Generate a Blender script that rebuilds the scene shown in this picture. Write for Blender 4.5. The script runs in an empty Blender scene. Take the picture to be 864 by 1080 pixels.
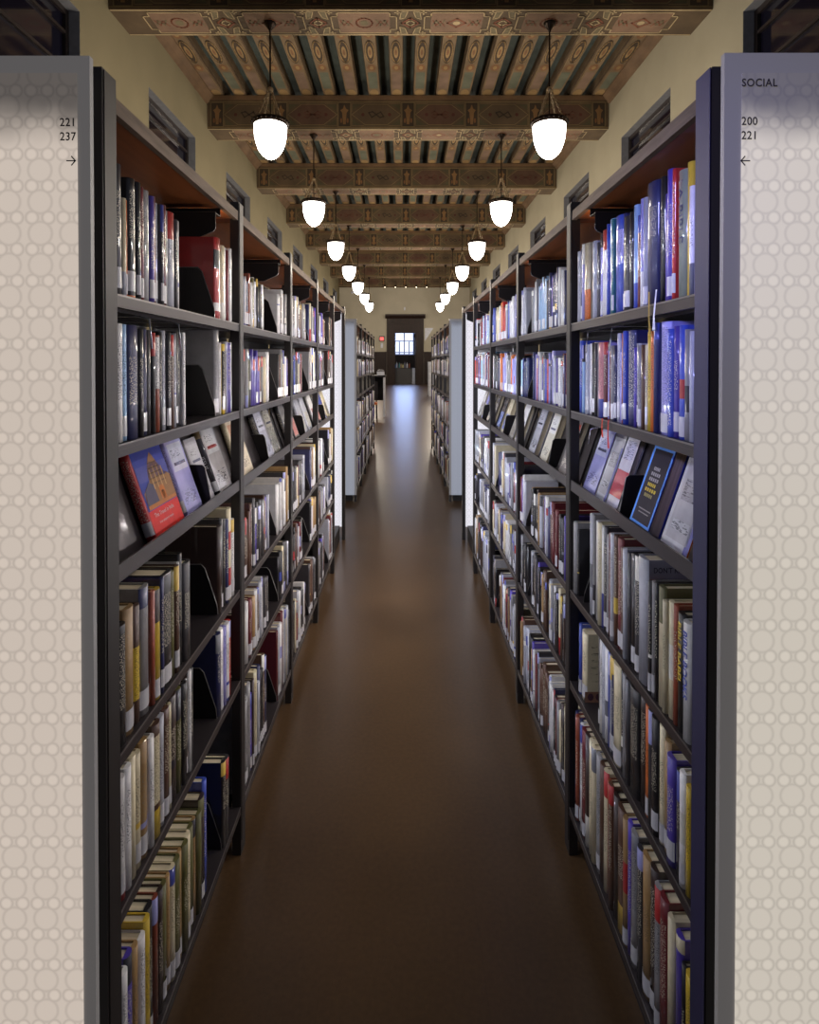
import bpy, bmesh, math, random
from mathutils import Vector, Matrix

R = random.Random(7)
C = bpy.context.scene.collection
ZC = 1.70                      # eye height of the photograph
F = {-1: .56, 1: .575}         # distance from the aisle axis to the face of each range of shelving
Y0, BAY, POST = 1.16, .916, .055
FPX = 623.0

def lin(c):
    return tuple(((v/255)/12.92 if v/255 <= .04045 else ((v/255+.055)/1.055)**2.4) for v in c)

# ------------------------------------------------------------------ materials
def new_mat(name):
    m = bpy.data.materials.new(name); m.use_nodes = True
    nt = m.node_tree; nt.nodes.clear()
    out = nt.nodes.new('ShaderNodeOutputMaterial')
    b = nt.nodes.new('ShaderNodeBsdfPrincipled')
    nt.links.new(b.outputs[0], out.inputs[0])
    return m, nt, b, out

def noise(nt, scale, detail=3, vec=None, obj=True, stretch=None):
    tc = nt.nodes.new('ShaderNodeTexCoord')
    v = tc.outputs['Object']
    if stretch:
        mp = nt.nodes.new('ShaderNodeMapping'); mp.inputs['Scale'].default_value = stretch
        nt.links.new(v, mp.inputs[0]); v = mp.outputs[0]
    n = nt.nodes.new('ShaderNodeTexNoise'); n.inputs['Scale'].default_value = scale
    n.inputs['Detail'].default_value = detail
    nt.links.new(v, n.inputs['Vector'])
    return n.outputs['Fac']

def ramp(nt, fac, a, b, p0=.3, p1=.7):
    r = nt.nodes.new('ShaderNodeValToRGB')
    r.color_ramp.elements[0].color = (*a, 1); r.color_ramp.elements[1].color = (*b, 1)
    r.color_ramp.elements[0].position = p0; r.color_ramp.elements[1].position = p1
    nt.links.new(fac, r.inputs[0])
    return r.outputs[0]

def mathn(nt, op, a, b=None, c=None):
    n = nt.nodes.new('ShaderNodeMath'); n.operation = op
    for i, v in enumerate((a, b, c)):
        if v is None: continue
        if isinstance(v, (int, float)): n.inputs[i].default_value = v
        else: nt.links.new(v, n.inputs[i])
    return n.outputs[0]

def simple(name, col, rough=.5, metal=0, coat=0, var=.12, scale=8, stretch=None, spec=.5, bump=0):
    m, nt, b, out = new_mat(name)
    c = lin(col)
    f = noise(nt, scale, 4, stretch=stretch)
    nt.links.new(ramp(nt, f, tuple(v*(1-var) for v in c), tuple(min(1, v*(1+var)) for v in c)), b.inputs['Base Color'])
    b.inputs['Roughness'].default_value = rough; b.inputs['Metallic'].default_value = metal
    b.inputs['Coat Weight'].default_value = coat; b.inputs['Coat Roughness'].default_value = .08
    b.inputs['Specular IOR Level'].default_value = spec
    if bump:
        bp = nt.nodes.new('ShaderNodeBump'); bp.inputs['Strength'].default_value = bump
        bp.inputs['Distance'].default_value = .01
        nt.links.new(f, bp.inputs['Height']); nt.links.new(bp.outputs[0], b.inputs['Normal'])
    return m

def emit(name, col, strength):
    m, nt, b, out = new_mat(name)
    b.inputs['Base Color'].default_value = (*lin(col), 1)
    b.inputs['Emission Color'].default_value = (*lin(col), 1)
    b.inputs['Emission Strength'].default_value = strength
    b.inputs['Roughness'].default_value = .3
    return m

def attr_mat(name, rough, coat, var=.1, scale=30, letters=False, coat_rough=.1):
    """colour comes from the mesh attribute; alpha below one marks faces that carry print"""
    m, nt, b, out = new_mat(name)
    a = nt.nodes.new('ShaderNodeAttribute'); a.attribute_name = 'Col'
    col = a.outputs['Color']
    f = noise(nt, scale, 3)
    mx = nt.nodes.new('ShaderNodeMix'); mx.data_type = 'RGBA'; mx.blend_type = 'MULTIPLY'
    mx.inputs[0].default_value = 1
    nt.links.new(col, mx.inputs[6])
    nt.links.new(ramp(nt, f, (1-var,)*3, (1+var,)*3), mx.inputs[7])
    res = mx.outputs[2]
    if letters:
        ln = noise(nt, 1, 1, stretch=(60, 300, 420))
        msk = mathn(nt, 'MULTIPLY', mathn(nt, 'GREATER_THAN', ln, .56), mathn(nt, 'LESS_THAN', a.outputs['Alpha'], .6))
        bw = nt.nodes.new('ShaderNodeRGBToBW'); nt.links.new(col, bw.inputs[0])
        ink = ramp(nt, bw.outputs[0], lin((225, 215, 190)), lin((25, 22, 30)), .18, .22)
        m2 = nt.nodes.new('ShaderNodeMix'); m2.data_type = 'RGBA'
        nt.links.new(mathn(nt, 'MULTIPLY', msk, .62), m2.inputs[0]); nt.links.new(res, m2.inputs[6]); nt.links.new(ink, m2.inputs[7])
        res = m2.outputs[2]
    nt.links.new(res, b.inputs['Base Color'])
    b.inputs['Roughness'].default_value = rough
    b.inputs['Coat Weight'].default_value = coat
    b.inputs['Coat Roughness'].default_value = coat_rough
    return m

M = {}
M['cover'] = attr_mat('book_cover', .5, 1, .08, 40, True, .035)
M['print'] = attr_mat('cover_print', .45, 0, .10, 60, True, .10)
[n for n in M['print'].node_tree.nodes if n.type == 'BSDF_PRINCIPLED'][0].inputs['Specular IOR Level'].default_value = .15
M['jacket'] = attr_mat('plastic_jacket', .18, 1, .12, 25, True, .05)
M['paper'] = simple('page_paper', (205, 190, 160), .8, var=.22, scale=220, stretch=(.02, 1, .02))
M['tag'] = simple('tag_paper', (190, 187, 190), .4, coat=.4, var=.05, scale=60)
M['painted'] = attr_mat('painted_timber', .85, 0, .22, 2.2)
M['post'] = simple('upright_metal', (34, 29, 28), .5, .1, .05, .1, 5)
M['post_blue_reflection'] = simple('upright_blue_reflection', (46, 44, 76), .5, .1, .05, .1, 5)  # blue reflection on the upright put into the base colour
M['shelf'] = simple('shelf_metal', (62, 56, 57), .32, .45, .1, .08, 6)
M['back'] = simple('back_metal', (30, 26, 26), .5, .1)
M['plate'] = simple('bookend_metal', (24, 21, 22), .42, .2, .1)
M['edge'] = simple('bookend_edge', (130, 125, 122), .3, .7)
M['wire'] = simple('wire_steel', (205, 205, 210), .25, .9)
M['canopy'] = simple('canopy_wood', (132, 76, 42), .36, 0, .3, .4, 3, (6, .7, 6))
M['fascia'] = simple('fascia_wood', (98, 82, 68), .65, 0, 0, .35, 5, (4, 1.5, 14), .25)
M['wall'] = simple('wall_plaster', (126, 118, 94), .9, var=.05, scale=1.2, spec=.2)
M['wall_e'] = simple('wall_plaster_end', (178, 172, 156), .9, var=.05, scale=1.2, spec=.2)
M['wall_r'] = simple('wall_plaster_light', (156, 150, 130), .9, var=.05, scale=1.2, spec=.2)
M['wainscot'] = simple('wainscot_wood', (34, 20, 18), .5, 0, 0, .3, 2, (4, 4, .5), .25)
M['doorwood'] = simple('door_wood', (38, 24, 21), .5, 0, 0, .3, 2, (4, 4, .5), .25)
M['reveal'] = simple('window_reveal', (120, 122, 128), .7)
M['winframe'] = simple('window_frame_metal', (52, 46, 46), .4, .3)
M['glass'] = simple('night_glass', (20, 19, 34), .08, 0, .5, .2, .6)
M['bronze'] = simple('bronze', (48, 38, 32), .35, .75, 0, .2, 20)
M['brass'] = simple('chain_brass', (190, 170, 140), .35, .7, 0, .15, 30)
M['globe'] = emit('opal_glass', (255, 248, 238), 9)
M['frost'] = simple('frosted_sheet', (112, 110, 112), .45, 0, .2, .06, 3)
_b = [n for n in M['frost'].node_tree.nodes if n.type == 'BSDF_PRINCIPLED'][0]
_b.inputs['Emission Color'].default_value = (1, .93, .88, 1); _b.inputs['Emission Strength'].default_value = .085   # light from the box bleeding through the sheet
M['frost_grey'] = simple('pale_plastic', (120, 118, 122), .45)
M['orange_ink'] = simple('orange_ink', (196, 92, 40), .5)
M['ink'] = simple('sign_ink', (52, 44, 46), .6)
M['dark'] = simple('dark_furniture', (30, 27, 32), .4)
M['white'] = simple('white_paint', (205, 210, 225), .5)
M['daylight'] = emit('daylight_window', (222, 232, 255), 1.5)
M['mull'] = emit('window_bar', (120, 135, 180), .4)
M['redsign'] = emit('exit_lamp', (235, 60, 60), 1.6)
M['spot'] = emit('spot_lens', (255, 240, 215), 6)
M['wallglow'] = emit('inner_light_sheet', (250, 248, 255), 1.3)

def floor_mat():
    m, nt, b, out = new_mat('polished_floor')
    f = noise(nt, 1.1, 5); g = noise(nt, 60, 4)
    s = mathn(nt, 'ADD', mathn(nt, 'MULTIPLY', f, .6), mathn(nt, 'MULTIPLY', g, .4))
    col = ramp(nt, s, lin((64, 46, 29)), lin((86, 64, 42)), .35, .65)
    tc = nt.nodes.new('ShaderNodeTexCoord')
    mp = nt.nodes.new('ShaderNodeMapping'); mp.inputs['Scale'].default_value = (2.2, .12, 1)
    nt.links.new(tc.outputs['Object'], mp.inputs[0])
    br = nt.nodes.new('ShaderNodeTexBrick'); br.inputs['Scale'].default_value = 1
    br.inputs['Mortar Size'].default_value = .004; br.inputs['Brick Width'].default_value = 1.0; br.inputs['Row Height'].default_value = 1.0
    br.inputs['Color1'].default_value = (1, 1, 1, 1); br.inputs['Color2'].default_value = (.93, .93, .93, 1); br.inputs['Mortar'].default_value = (.7, .7, .7, 1)
    nt.links.new(mp.outputs[0], br.inputs['Vector'])
    mx = nt.nodes.new('ShaderNodeMix'); mx.data_type = 'RGBA'; mx.blend_type = 'MULTIPLY'; mx.inputs[0].default_value = .35
    nt.links.new(col, mx.inputs[6]); nt.links.new(br.outputs[0], mx.inputs[7])
    nt.links.new(mx.outputs[2], b.inputs['Base Color'])
    rr = nt.nodes.new('ShaderNodeMapRange'); rr.inputs['To Min'].default_value = .275; rr.inputs['To Max'].default_value = .30
    nt.links.new(f, rr.inputs[0]); nt.links.new(rr.outputs[0], b.inputs['Roughness'])
    b.inputs['Specular IOR Level'].default_value = .58
    return m
M['floor'] = floor_mat()

def lightbox_mat(name, tint, strength, ztop, pitch=.056):
    """patterned luminous sheet: two lattices of fine rings over an evenly lit acrylic, fading above the end of its tube"""
    m, nt, b, out = new_mat(name)
    tc = nt.nodes.new('ShaderNodeTexCoord')
    sp = nt.nodes.new('ShaderNodeSeparateXYZ'); nt.links.new(tc.outputs['Object'], sp.inputs[0])
    def rings(ox, oz, r, w, pu=pitch, pv=pitch):
        u = mathn(nt, 'SUBTRACT', mathn(nt, 'FRACT', mathn(nt, 'ADD', mathn(nt, 'DIVIDE', sp.outputs[0], pu), ox)), .5)
        v = mathn(nt, 'SUBTRACT', mathn(nt, 'FRACT', mathn(nt, 'ADD', mathn(nt, 'DIVIDE', sp.outputs[2], pv), oz)), .5)
        d = mathn(nt, 'SQRT', mathn(nt, 'ADD', mathn(nt, 'MULTIPLY', u, u), mathn(nt, 'MULTIPLY', v, v)))
        e = mathn(nt, 'ABSOLUTE', mathn(nt, 'SUBTRACT', d, r))
        return mathn(nt, 'SUBTRACT', 1, mathn(nt, 'MINIMUM', mathn(nt, 'DIVIDE', e, w), 1)), mathn(nt, 'LESS_THAN', d, r)
    a, ia = rings(0, 0, .37, .07)
    c, ic = rings(.26, .5, .19, .07)
    c2, ic2 = rings(-.26, .5, .19, .07)
    ic = mathn(nt, 'MAXIMUM', ic, ic2)
    line = mathn(nt, 'MINIMUM', mathn(nt, 'MAXIMUM', mathn(nt, 'MAXIMUM', mathn(nt, 'MULTIPLY', a, .8), c), c2), 1)
    tone = mathn(nt, 'SUBTRACT', 1, mathn(nt, 'MULTIPLY', line, .22))
    tone = mathn(nt, 'MULTIPLY', tone, mathn(nt, 'ADD', .93, mathn(nt, 'MULTIPLY', ic, .07)))
    wob = mathn(nt, 'MULTIPLY', noise(nt, 14, 2), .05)
    fall = nt.nodes.new('ShaderNodeMapRange'); fall.interpolation_type = 'SMOOTHSTEP'
    fall.inputs['From Min'].default_value = ztop; fall.inputs['From Max'].default_value = ztop - .10
    fall.inputs['To Min'].default_value = .17; fall.inputs['To Max'].default_value = 1
    nt.links.new(mathn(nt, 'ADD', sp.outputs[2], wob), fall.inputs[0])
    st = mathn(nt, 'MULTIPLY', mathn(nt, 'MULTIPLY', tone, fall.outputs[0]), strength)
    b.inputs['Base Color'].default_value = (.165, .16, .165, 1)
    b.inputs['Emission Color'].default_value = (*lin(tint), 1)
    nt.links.new(st, b.inputs['Emission Strength'])
    b.inputs['Roughness'].default_value = .5
    return m

# ------------------------------------------------------------------ mesh builder
class MB:
    def __init__(s): s.v = []; s.f = []; s.m = []; s.c = []; s.sm = []
    def face(s, idx, mi=0, col=(1, 1, 1, 1), smooth=False):
        s.f.append(tuple(idx)); s.m.append(mi); s.c.append(col if len(col) == 4 else (*col, 1)); s.sm.append(smooth)
    def verts(s, pts):
        n = len(s.v); s.v += [tuple(p) for p in pts]; return list(range(n, n+len(pts)))
    def poly(s, pts, mi=0, col=(1, 1, 1, 1)): s.face(s.verts(pts), mi, col)
    def box(s, x0, x1, y0, y1, z0, z1, mi=0, col=(1, 1, 1, 1), fm=None):
        """fm: {face: material index}, faces are -x +x -y +y -z +z"""
        i = s.verts([(x, y, z) for z in (z0, z1) for y in (y0, y1) for x in (x0, x1)])
        fs = {'-x': (0, 4, 6, 2), '+x': (1, 3, 7, 5), '-y': (0, 1, 5, 4), '+y': (2, 6, 7, 3), '-z': (0, 2, 3, 1), '+z': (4, 5, 7, 6)}
        for k, q in fs.items(): s.face([i[a] for a in q], (fm or {}).get(k, mi), col)
    def prism(s, pts, axis, a0, a1, mi=0, col=(1, 1, 1, 1)):
        """extrude a 2D outline along an axis; 'y': pts are (x,z); 'z': (x,y); 'x': (y,z)"""
        def P(p, a): return {'y': (p[0], a, p[1]), 'z': (p[0], p[1], a), 'x': (a, p[0], p[1])}[axis]
        n = len(pts); A = s.verts([P(p, a0) for p in pts]); B = s.verts([P(p, a1) for p in pts])
        s.face(A[::-1], mi, col); s.face(B, mi, col)
        for k in range(n): s.face((A[k], A[(k+1) % n], B[(k+1) % n], B[k]), mi, col)
    def lathe(s, prof, n=24, cx=0, cy=0, mi=0, col=(1, 1, 1, 1)):
        rings = []
        for r, z in prof:
            rings.append(s.verts([(cx+r*math.cos(2*math.pi*k/n), cy+r*math.sin(2*math.pi*k/n), z) for k in range(n)]) if r > 1e-6 else s.verts([(cx, cy, z)]))
        for a, b in zip(rings, rings[1:]):
            for k in range(n):
                k2 = (k+1) % n
                if len(a) == 1 and len(b) == 1: continue
                if len(a) == 1: s.face((a[0], b[k2], b[k]), mi, col, True)
                elif len(b) == 1: s.face((a[k], a[k2], b[0]), mi, col, True)
                else: s.face((a[k], a[k2], b[k2], b[k]), mi, col, True)
    def tube(s, path, r, n=6, mi=0, col=(1, 1, 1, 1)):
        prev = None
        for k, p in enumerate(path):
            p = Vector(p)
            d = (Vector(path[min(k+1, len(path)-1)]) - Vector(path[max(k-1, 0)])).normalized()
            u = d.orthogonal().normalized() if abs(d.z) > .99 else d.cross(Vector((0, 0, 1))).normalized()
            w = d.cross(u)
            ring = s.verts([p + r*(math.cos(2*math.pi*i/n)*u + math.sin(2*math.pi*i/n)*w) for i in range(n)])
            if prev:
                for i in range(n): s.face((prev[i], prev[(i+1) % n], ring[(i+1) % n], ring[i]), mi, col, True)
            prev = ring
    def stroke(s, pts, w, fn, mi=0, col=(1, 1, 1, 1), closed=False):
        """a flat line of width w through 2D points, laid on a surface by fn"""
        P = list(pts) + ([pts[0]] if closed else [])
        for (ax, ay), (bx, by) in zip(P, P[1:]):
            dx, dy = bx-ax, by-ay; L = math.hypot(dx, dy)
            if L < 1e-6: continue
            nx, ny = -dy/L*w/2, dx/L*w/2; ex, ey = dx/L*w/2, dy/L*w/2
            s.poly([fn(ax-ex+nx, ay-ey+ny), fn(ax-ex-nx, ay-ey-ny), fn(bx+ex-nx, by+ey-ny), fn(bx+ex+nx, by+ey+ny)], mi, col)
    def fill(s, pts, fn, mi=0, col=(1, 1, 1, 1)): s.poly([fn(*p) for p in pts], mi, col)
    def mesh(s, name, mats, fix=True):
        me = bpy.data.meshes.new(name); me.from_pydata(s.v, [], s.f)
        for m in mats: me.materials.append(m)
        me.polygons.foreach_set('material_index', s.m); me.polygons.foreach_set('use_smooth', s.sm)
        at = me.color_attributes.new('Col', 'FLOAT_COLOR', 'CORNER')
        data = []
        for f, c in zip(s.f, s.c): data += list(c)*len(f)
        at.data.foreach_set('color', data)
        me.update()
        if fix:
            bm = bmesh.new(); bm.from_mesh(me); bmesh.ops.recalc_face_normals(bm, faces=bm.faces); bm.to_mesh(me); bm.free()
        return me
    def build(s, name, mats, parent=None, loc=(0, 0, 0), fix=True):
        if not isinstance(mats, (list, tuple)): mats = [mats]
        o = bpy.data.objects.new(name, s.mesh(name, mats, fix)); C.objects.link(o)
        if parent: o.parent = parent
        o.location = loc
        return o

def empty(name, loc=(0, 0, 0)):
    o = bpy.data.objects.new(name, None); C.objects.link(o); o.location = loc; o.empty_display_size = .1
    return o
def tag(o, label=None, cat=None, group=None, kind=None):
    if label: o['label'] = label
    if cat: o['category'] = cat
    if group: o['group'] = group
    if kind: o['kind'] = kind
    return o
def copy_tree(o, parent=None):
    c = o.copy(); C.objects.link(c); c.parent = parent
    for ch in list(o.children): copy_tree(ch, c)
    return c
def ell(cx, cy, rx, ry, n=16): return [(cx+rx*math.cos(2*math.pi*k/n), cy+ry*math.sin(2*math.pi*k/n)) for k in range(n)]

def text_obj(name, body, size, mat, parent, matrix, align='LEFT', squash=1.0, spacing=1.0, off=.0):
    cu = bpy.data.curves.new('lettering', 'FONT'); cu.body = body; cu.size = size; cu.align_x = align
    cu.space_character = spacing; cu.offset = off; cu.resolution_u = 3
    t = bpy.data.objects.new('lettering', cu); C.objects.link(t)
    bpy.context.view_layer.update()
    me = bpy.data.meshes.new_from_object(t.evaluated_get(bpy.context.evaluated_depsgraph_get()))
    bpy.data.objects.remove(t); bpy.data.curves.remove(cu)
    me.transform(Matrix.Diagonal((squash, 1, 1, 1)))
    me.materials.clear(); me.materials.append(mat)
    o = bpy.data.objects.new(name, me); C.objects.link(o)
    if parent: o.parent = parent
    o.matrix_local = matrix
    return o

def frame(x, y, z, loc):
    m = Matrix.Identity(4)
    for i, a in enumerate((x, y, z)):
        for j in range(3): m[j][i] = a[j]
    for j in range(3): m[j][3] = loc[j]
    return m

# ------------------------------------------------------------------ the room
XL, XR, YE = -5.27, 5.55, 49.2
XM = (XL+XR)/2
def z(v): return ZC+v

b = MB(); b.box(-6, 6.2, -1, 56, -.1, 0); tag(b.build('floor', M['floor']), 'polished brown floor of the aisle', kind='structure')

BEAM0, BSP, BTH, NB = 10.65, 5.37, .85, 8
ZB, ZBT, ZJ, ZT = z(6.35), z(7.10), z(7.22), z(7.56)
def painted(c): return lin(c)
TIMBER, TIMBER_D, LINE = (126, 106, 80), (84, 68, 50), (196, 172, 128)
TEAL, MAUVE, TAN, RUST, DARK = (104, 108, 92), (130, 108, 92), (156, 128, 86), (132, 96, 66), (72, 58, 44)

ceil = None
b = MB(); b.box(XL-.4, XR+.4, 3, YE+.3, ZT, ZT+.1, 0, painted((78, 88, 84)))
ceil = tag(b.build('ceiling', M['painted']), 'painted timber ceiling of joists over deep cross beams', kind='structure')
NJ, JW = 18, .30
for j in range(NJ):
    xc = XL + (j+.5)*(XR-XL)/NJ
    b = MB(); b.box(xc-JW/2, xc+JW/2, 3, YE, ZJ, ZT-.001, 0, painted(TIMBER))
    # small chamfer moulding along each lower arris
    for sx in (-1, 1): b.box(xc+sx*JW/2-.02, xc+sx*JW/2+.02, 3, YE, ZJ+.06, ZJ+.10, 0, painted(TIMBER_D))
    for k in range(-1, 7):
        ya, yb = BEAM0+BSP*k+BTH, BEAM0+BSP*(k+1)
        fn = lambda a, c, xc=xc: (xc+a, c, ZJ-.004)
        fn2 = lambda a, c, xc=xc: (xc+a, c, ZJ-.008)
        ym = (ya+yb)/2
        seg = TEAL if (j+k) % 2 else MAUVE
        b.fill([(-.11, ym+.95), (.11, ym+.95), (.11, yb-.45), (-.11, yb-.45)], fn, 0, painted(seg))
        b.fill([(-.11, ya+.45), (.11, ya+.45), (.11, ym-.95), (-.11, ym-.95)], fn, 0, painted(MAUVE if (j+k) % 2 else TEAL))
        for yy in (ya+.2, yb-.2): b.fill(ell(0, yy, .12, .2, 10), fn, 0, painted(TAN))
        for yy in (ym-.72, ym+.72): b.fill(ell(0, yy, .11, .16, 10), fn, 0, painted(RUST)); b.fill(ell(0, yy, .05, .09, 8), fn2, 0, painted(TAN))
        b.fill(ell(0, ym, .125, .52, 18), fn, 0, painted(DARK))
        b.stroke(ell(0, ym, .105, .45, 18), .03, fn2, 0, painted(TAN), True)
        b.fill(ell(0, ym, .055, .26, 12), fn2, 0, painted(TAN))
        if k < 3:
            b.fill(ell(0, ym, .028, .13, 8), lambda a, c, xc=xc: (xc+a, c, ZJ-.011), 0, painted(RUST))
    b.build('joist', M['painted'], ceil)

names8 = ['nearest', 'second', 'third', 'fourth', 'fifth', 'sixth', 'seventh', 'farthest']
UN = 1.716
for k in range(NB):
    ya = BEAM0+BSP*k; yb = ya+BTH
    b = MB()
    b.box(XL+.001, XR-.001, ya, yb, ZB, ZBT, 0, painted((92, 76, 56)))
    b.box(XL+.001, XR-.001, ya-.10, yb+.10, ZBT+.001, ZBT+.10, 0, painted((112, 88, 64)))
    b.box(XL+.001, XR-.001, ya-.05, yb+.05, ZBT+.10, ZJ-.001, 0, painted((84, 64, 46)))
    fr = lambda a, c, ya=ya: (a, ya-.004, c)
    fr2 = lambda a, c, ya=ya: (a, ya-.008, c)
    bo = lambda a, c: (a, c, ZB-.004)
    bo2 = lambda a, c: (a, c, ZB-.008)
    gold, red, drk, grn = painted((122, 104, 72)), painted((92, 58, 44)), painted((66, 54, 41)), painted((84, 78, 56))
    zm, hh = (ZB+ZBT)/2, (ZBT-ZB)/2
    for zz in (ZB+.035, ZBT-.035): b.fill([(XL, zz-.012), (XR, zz-.012), (XR, zz+.012), (XL, zz+.012)], fr, 0, painted((128, 108, 74)))
    for i in range(7):
        xc = XM + (i-3)*UN
        if XL < xc < XR:   # the little upright figures between the panels
            b.fill([(xc-.15, ZB+.06), (xc+.15, ZB+.06), (xc+.15, ZBT-.06), (xc-.15, ZBT-.06)], fr, 0, drk)
            b.stroke([(xc-.17, ZB+.05), (xc+.17, ZB+.05), (xc+.17, ZBT-.05), (xc-.17, ZBT-.05)], .022, fr2, 0, gold, True)
            b.fill([(xc-.035, zm-.26), (xc+.035, zm-.26), (xc+.06, zm+.05), (xc+.11, zm+.12), (xc+.04, zm+.16), (xc, zm+.27), (xc-.04, zm+.16), (xc-.11, zm+.12), (xc-.06, zm+.05)], fr2, 0, painted((130, 98, 62)))
            for sx in (-1, 1): b.fill(ell(xc+sx*.085, zm-.16, .03, .07, 8), fr2, 0, painted((120, 84, 54)))
        if i == 6: continue
        xp = xc+UN/2; hw = UN/2-.2
        lz = [(xp-hw, zm), (xp-hw*.45, ZBT-.1), (xp+hw*.45, ZBT-.1), (xp+hw, zm), (xp+hw*.45, ZB+.1), (xp-hw*.45, ZB+.1)]
        b.fill(lz, fr, 0, painted((92, 68, 54)) if i % 2 else painted((92, 76, 57)))
        b.stroke(lz, .018, fr2, 0, gold, True)
        for sx in (-1, 1):
            for sz in (-1, 1):
                b.stroke([(xp+sx*hw, zm+sz*.08), (xp+sx*hw, zm+sz*(hh-.08)), (xp+sx*hw*.5, zm+sz*(hh-.08))], .014, fr2, 0, gold)
                b.fill([(xp+sx*hw*.97, zm+sz*.12), (xp+sx*hw*.97, zm+sz*(hh-.1)), (xp+sx*hw*.6, zm+sz*(hh-.1))], fr2, 0, grn)
        if i % 2:
            for sx in (-1, 1):
                b.stroke([(xp+sx*.03, zm), (xp+sx*.14, zm+.09), (xp+sx*.22, zm+.05)], .03, fr2, 0, red)
                b.stroke([(xp+sx*.03, zm), (xp+sx*.14, zm-.09), (xp+sx*.22, zm-.05)], .03, fr2, 0, red)
            b.fill([(xp-.2, zm-.02), (xp+.2, zm-.02), (xp+.2, zm+.02), (xp-.2, zm+.02)], fr2, 0, red)
        else:
            b.stroke([(xp-.2, zm+.05), (xp-.12, zm-.07), (xp, zm), (xp+.12, zm+.07), (xp+.2, zm-.05), (xp+.1, zm-.08), (xp-.1, zm+.08)], .035, fr2, 0, drk, True)
        for sx in (-1, 1): b.fill(ell(xp+sx*.36, zm, .05, .05, 6), fr2, 0, painted((84, 48, 38)))
        # underside: notched panels with a medallion, crossed squares between them
    ym = (ya+yb)/2; h2 = BTH/2
    lt, rs, sg, mv = painted((182, 162, 124)), painted((132, 78, 56)), painted((116, 106, 80)), painted((130, 104, 84))
    for i in range(-4, 4):
        xp = XM + i*UN + UN/2; w = .60
        if xp-w-.1 < XL or xp+w+.1 > XR: continue
        n = .12; q = h2-.1
        pn = [(xp-w+n, ym-q), (xp+w-n, ym-q), (xp+w-n, ym-q+n), (xp+w, ym-q+n), (xp+w, ym+q-n), (xp+w-n, ym+q-n), (xp+w-n, ym+q), (xp-w+n, ym+q), (xp-w+n, ym+q-n), (xp-w, ym+q-n), (xp-w, ym-q+n), (xp-w+n, ym-q+n)]
        b.fill([(xp-w+n, ym-q), (xp+w-n, ym-q), (xp+w-n, ym+q), (xp-w+n, ym+q)], bo, 0, mv)
        b.stroke(pn, .022, bo2, 0, lt, True)
        if i % 2: b.stroke(ell(xp, ym, .15, .15, 14), .03, bo2, 0, rs, True); b.fill(ell(xp, ym, .08, .08, 10), bo2, 0, sg)
        else: b.stroke([(xp-.17, ym), (xp, ym+.14), (xp+.17, ym), (xp, ym-.14)], .03, bo2, 0, rs, True); b.fill(ell(xp, ym, .07, .06, 8), bo2, 0, lt)
        for sx in (-1, 1):
            b.stroke([(xp+sx*.22, ym-.1), (xp+sx*.30, ym+.06), (xp+sx*.38, ym-.08), (xp+sx*.44, ym+.08)], .025, bo2, 0, sg)
            b.stroke([(xp+sx*.22, ym+.1), (xp+sx*.30, ym-.06), (xp+sx*.38, ym+.08), (xp+sx*.44, ym-.08)], .02, bo2, 0, rs)
    for i in range(-3, 4):
        xc = XM + i*UN
        if xc-.3 < XL or xc+.3 > XR: continue
        b.stroke([(xc-.16, ym), (xc, ym+.15), (xc+.16, ym), (xc, ym-.15)], .03, bo2, 0, rs, True)
        b.stroke([(xc-.09, ym), (xc, ym+.085), (xc+.09, ym), (xc, ym-.085)], .025, bo2, 0, lt, True)
        for sx in (-1, 1):
            for sy in (-1, 1):
                t4 = [(xc+sx*.05, ym+sy*.36), (xc+sx*.17, ym+sy*.36), (xc+sx*.20, ym+sy*.12), (xc+sx*.1, ym+sy*.17)]
                b.fill(t4, bo, 0, sg); b.stroke(t4, .018, bo2, 0, lt, True)
                b.stroke([(xc+sx*.235-.045, ym+sy*.33), (xc+sx*.235+.045, ym+sy*.33)], .03, bo2, 0, lt)
                b.stroke([(xc+sx*.235, ym+sy*.33-.045), (xc+sx*.235, ym+sy*.33+.045)], .03, bo2, 0, lt)
    for yy in (ya+.03, yb-.03): b.fill([(XL+.01, yy-.015), (XR-.01, yy-.015), (XR-.01, yy+.015), (XL+.01, yy+.015)], bo, 0, lt)
    o = b.build('ceiling_beam', M['painted'])
    tag(o, f'painted timber ceiling beam with ornament panels, {names8[k]} of the eight beams', 'ceiling beam', 'painted ceiling beams', 'structure')

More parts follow.
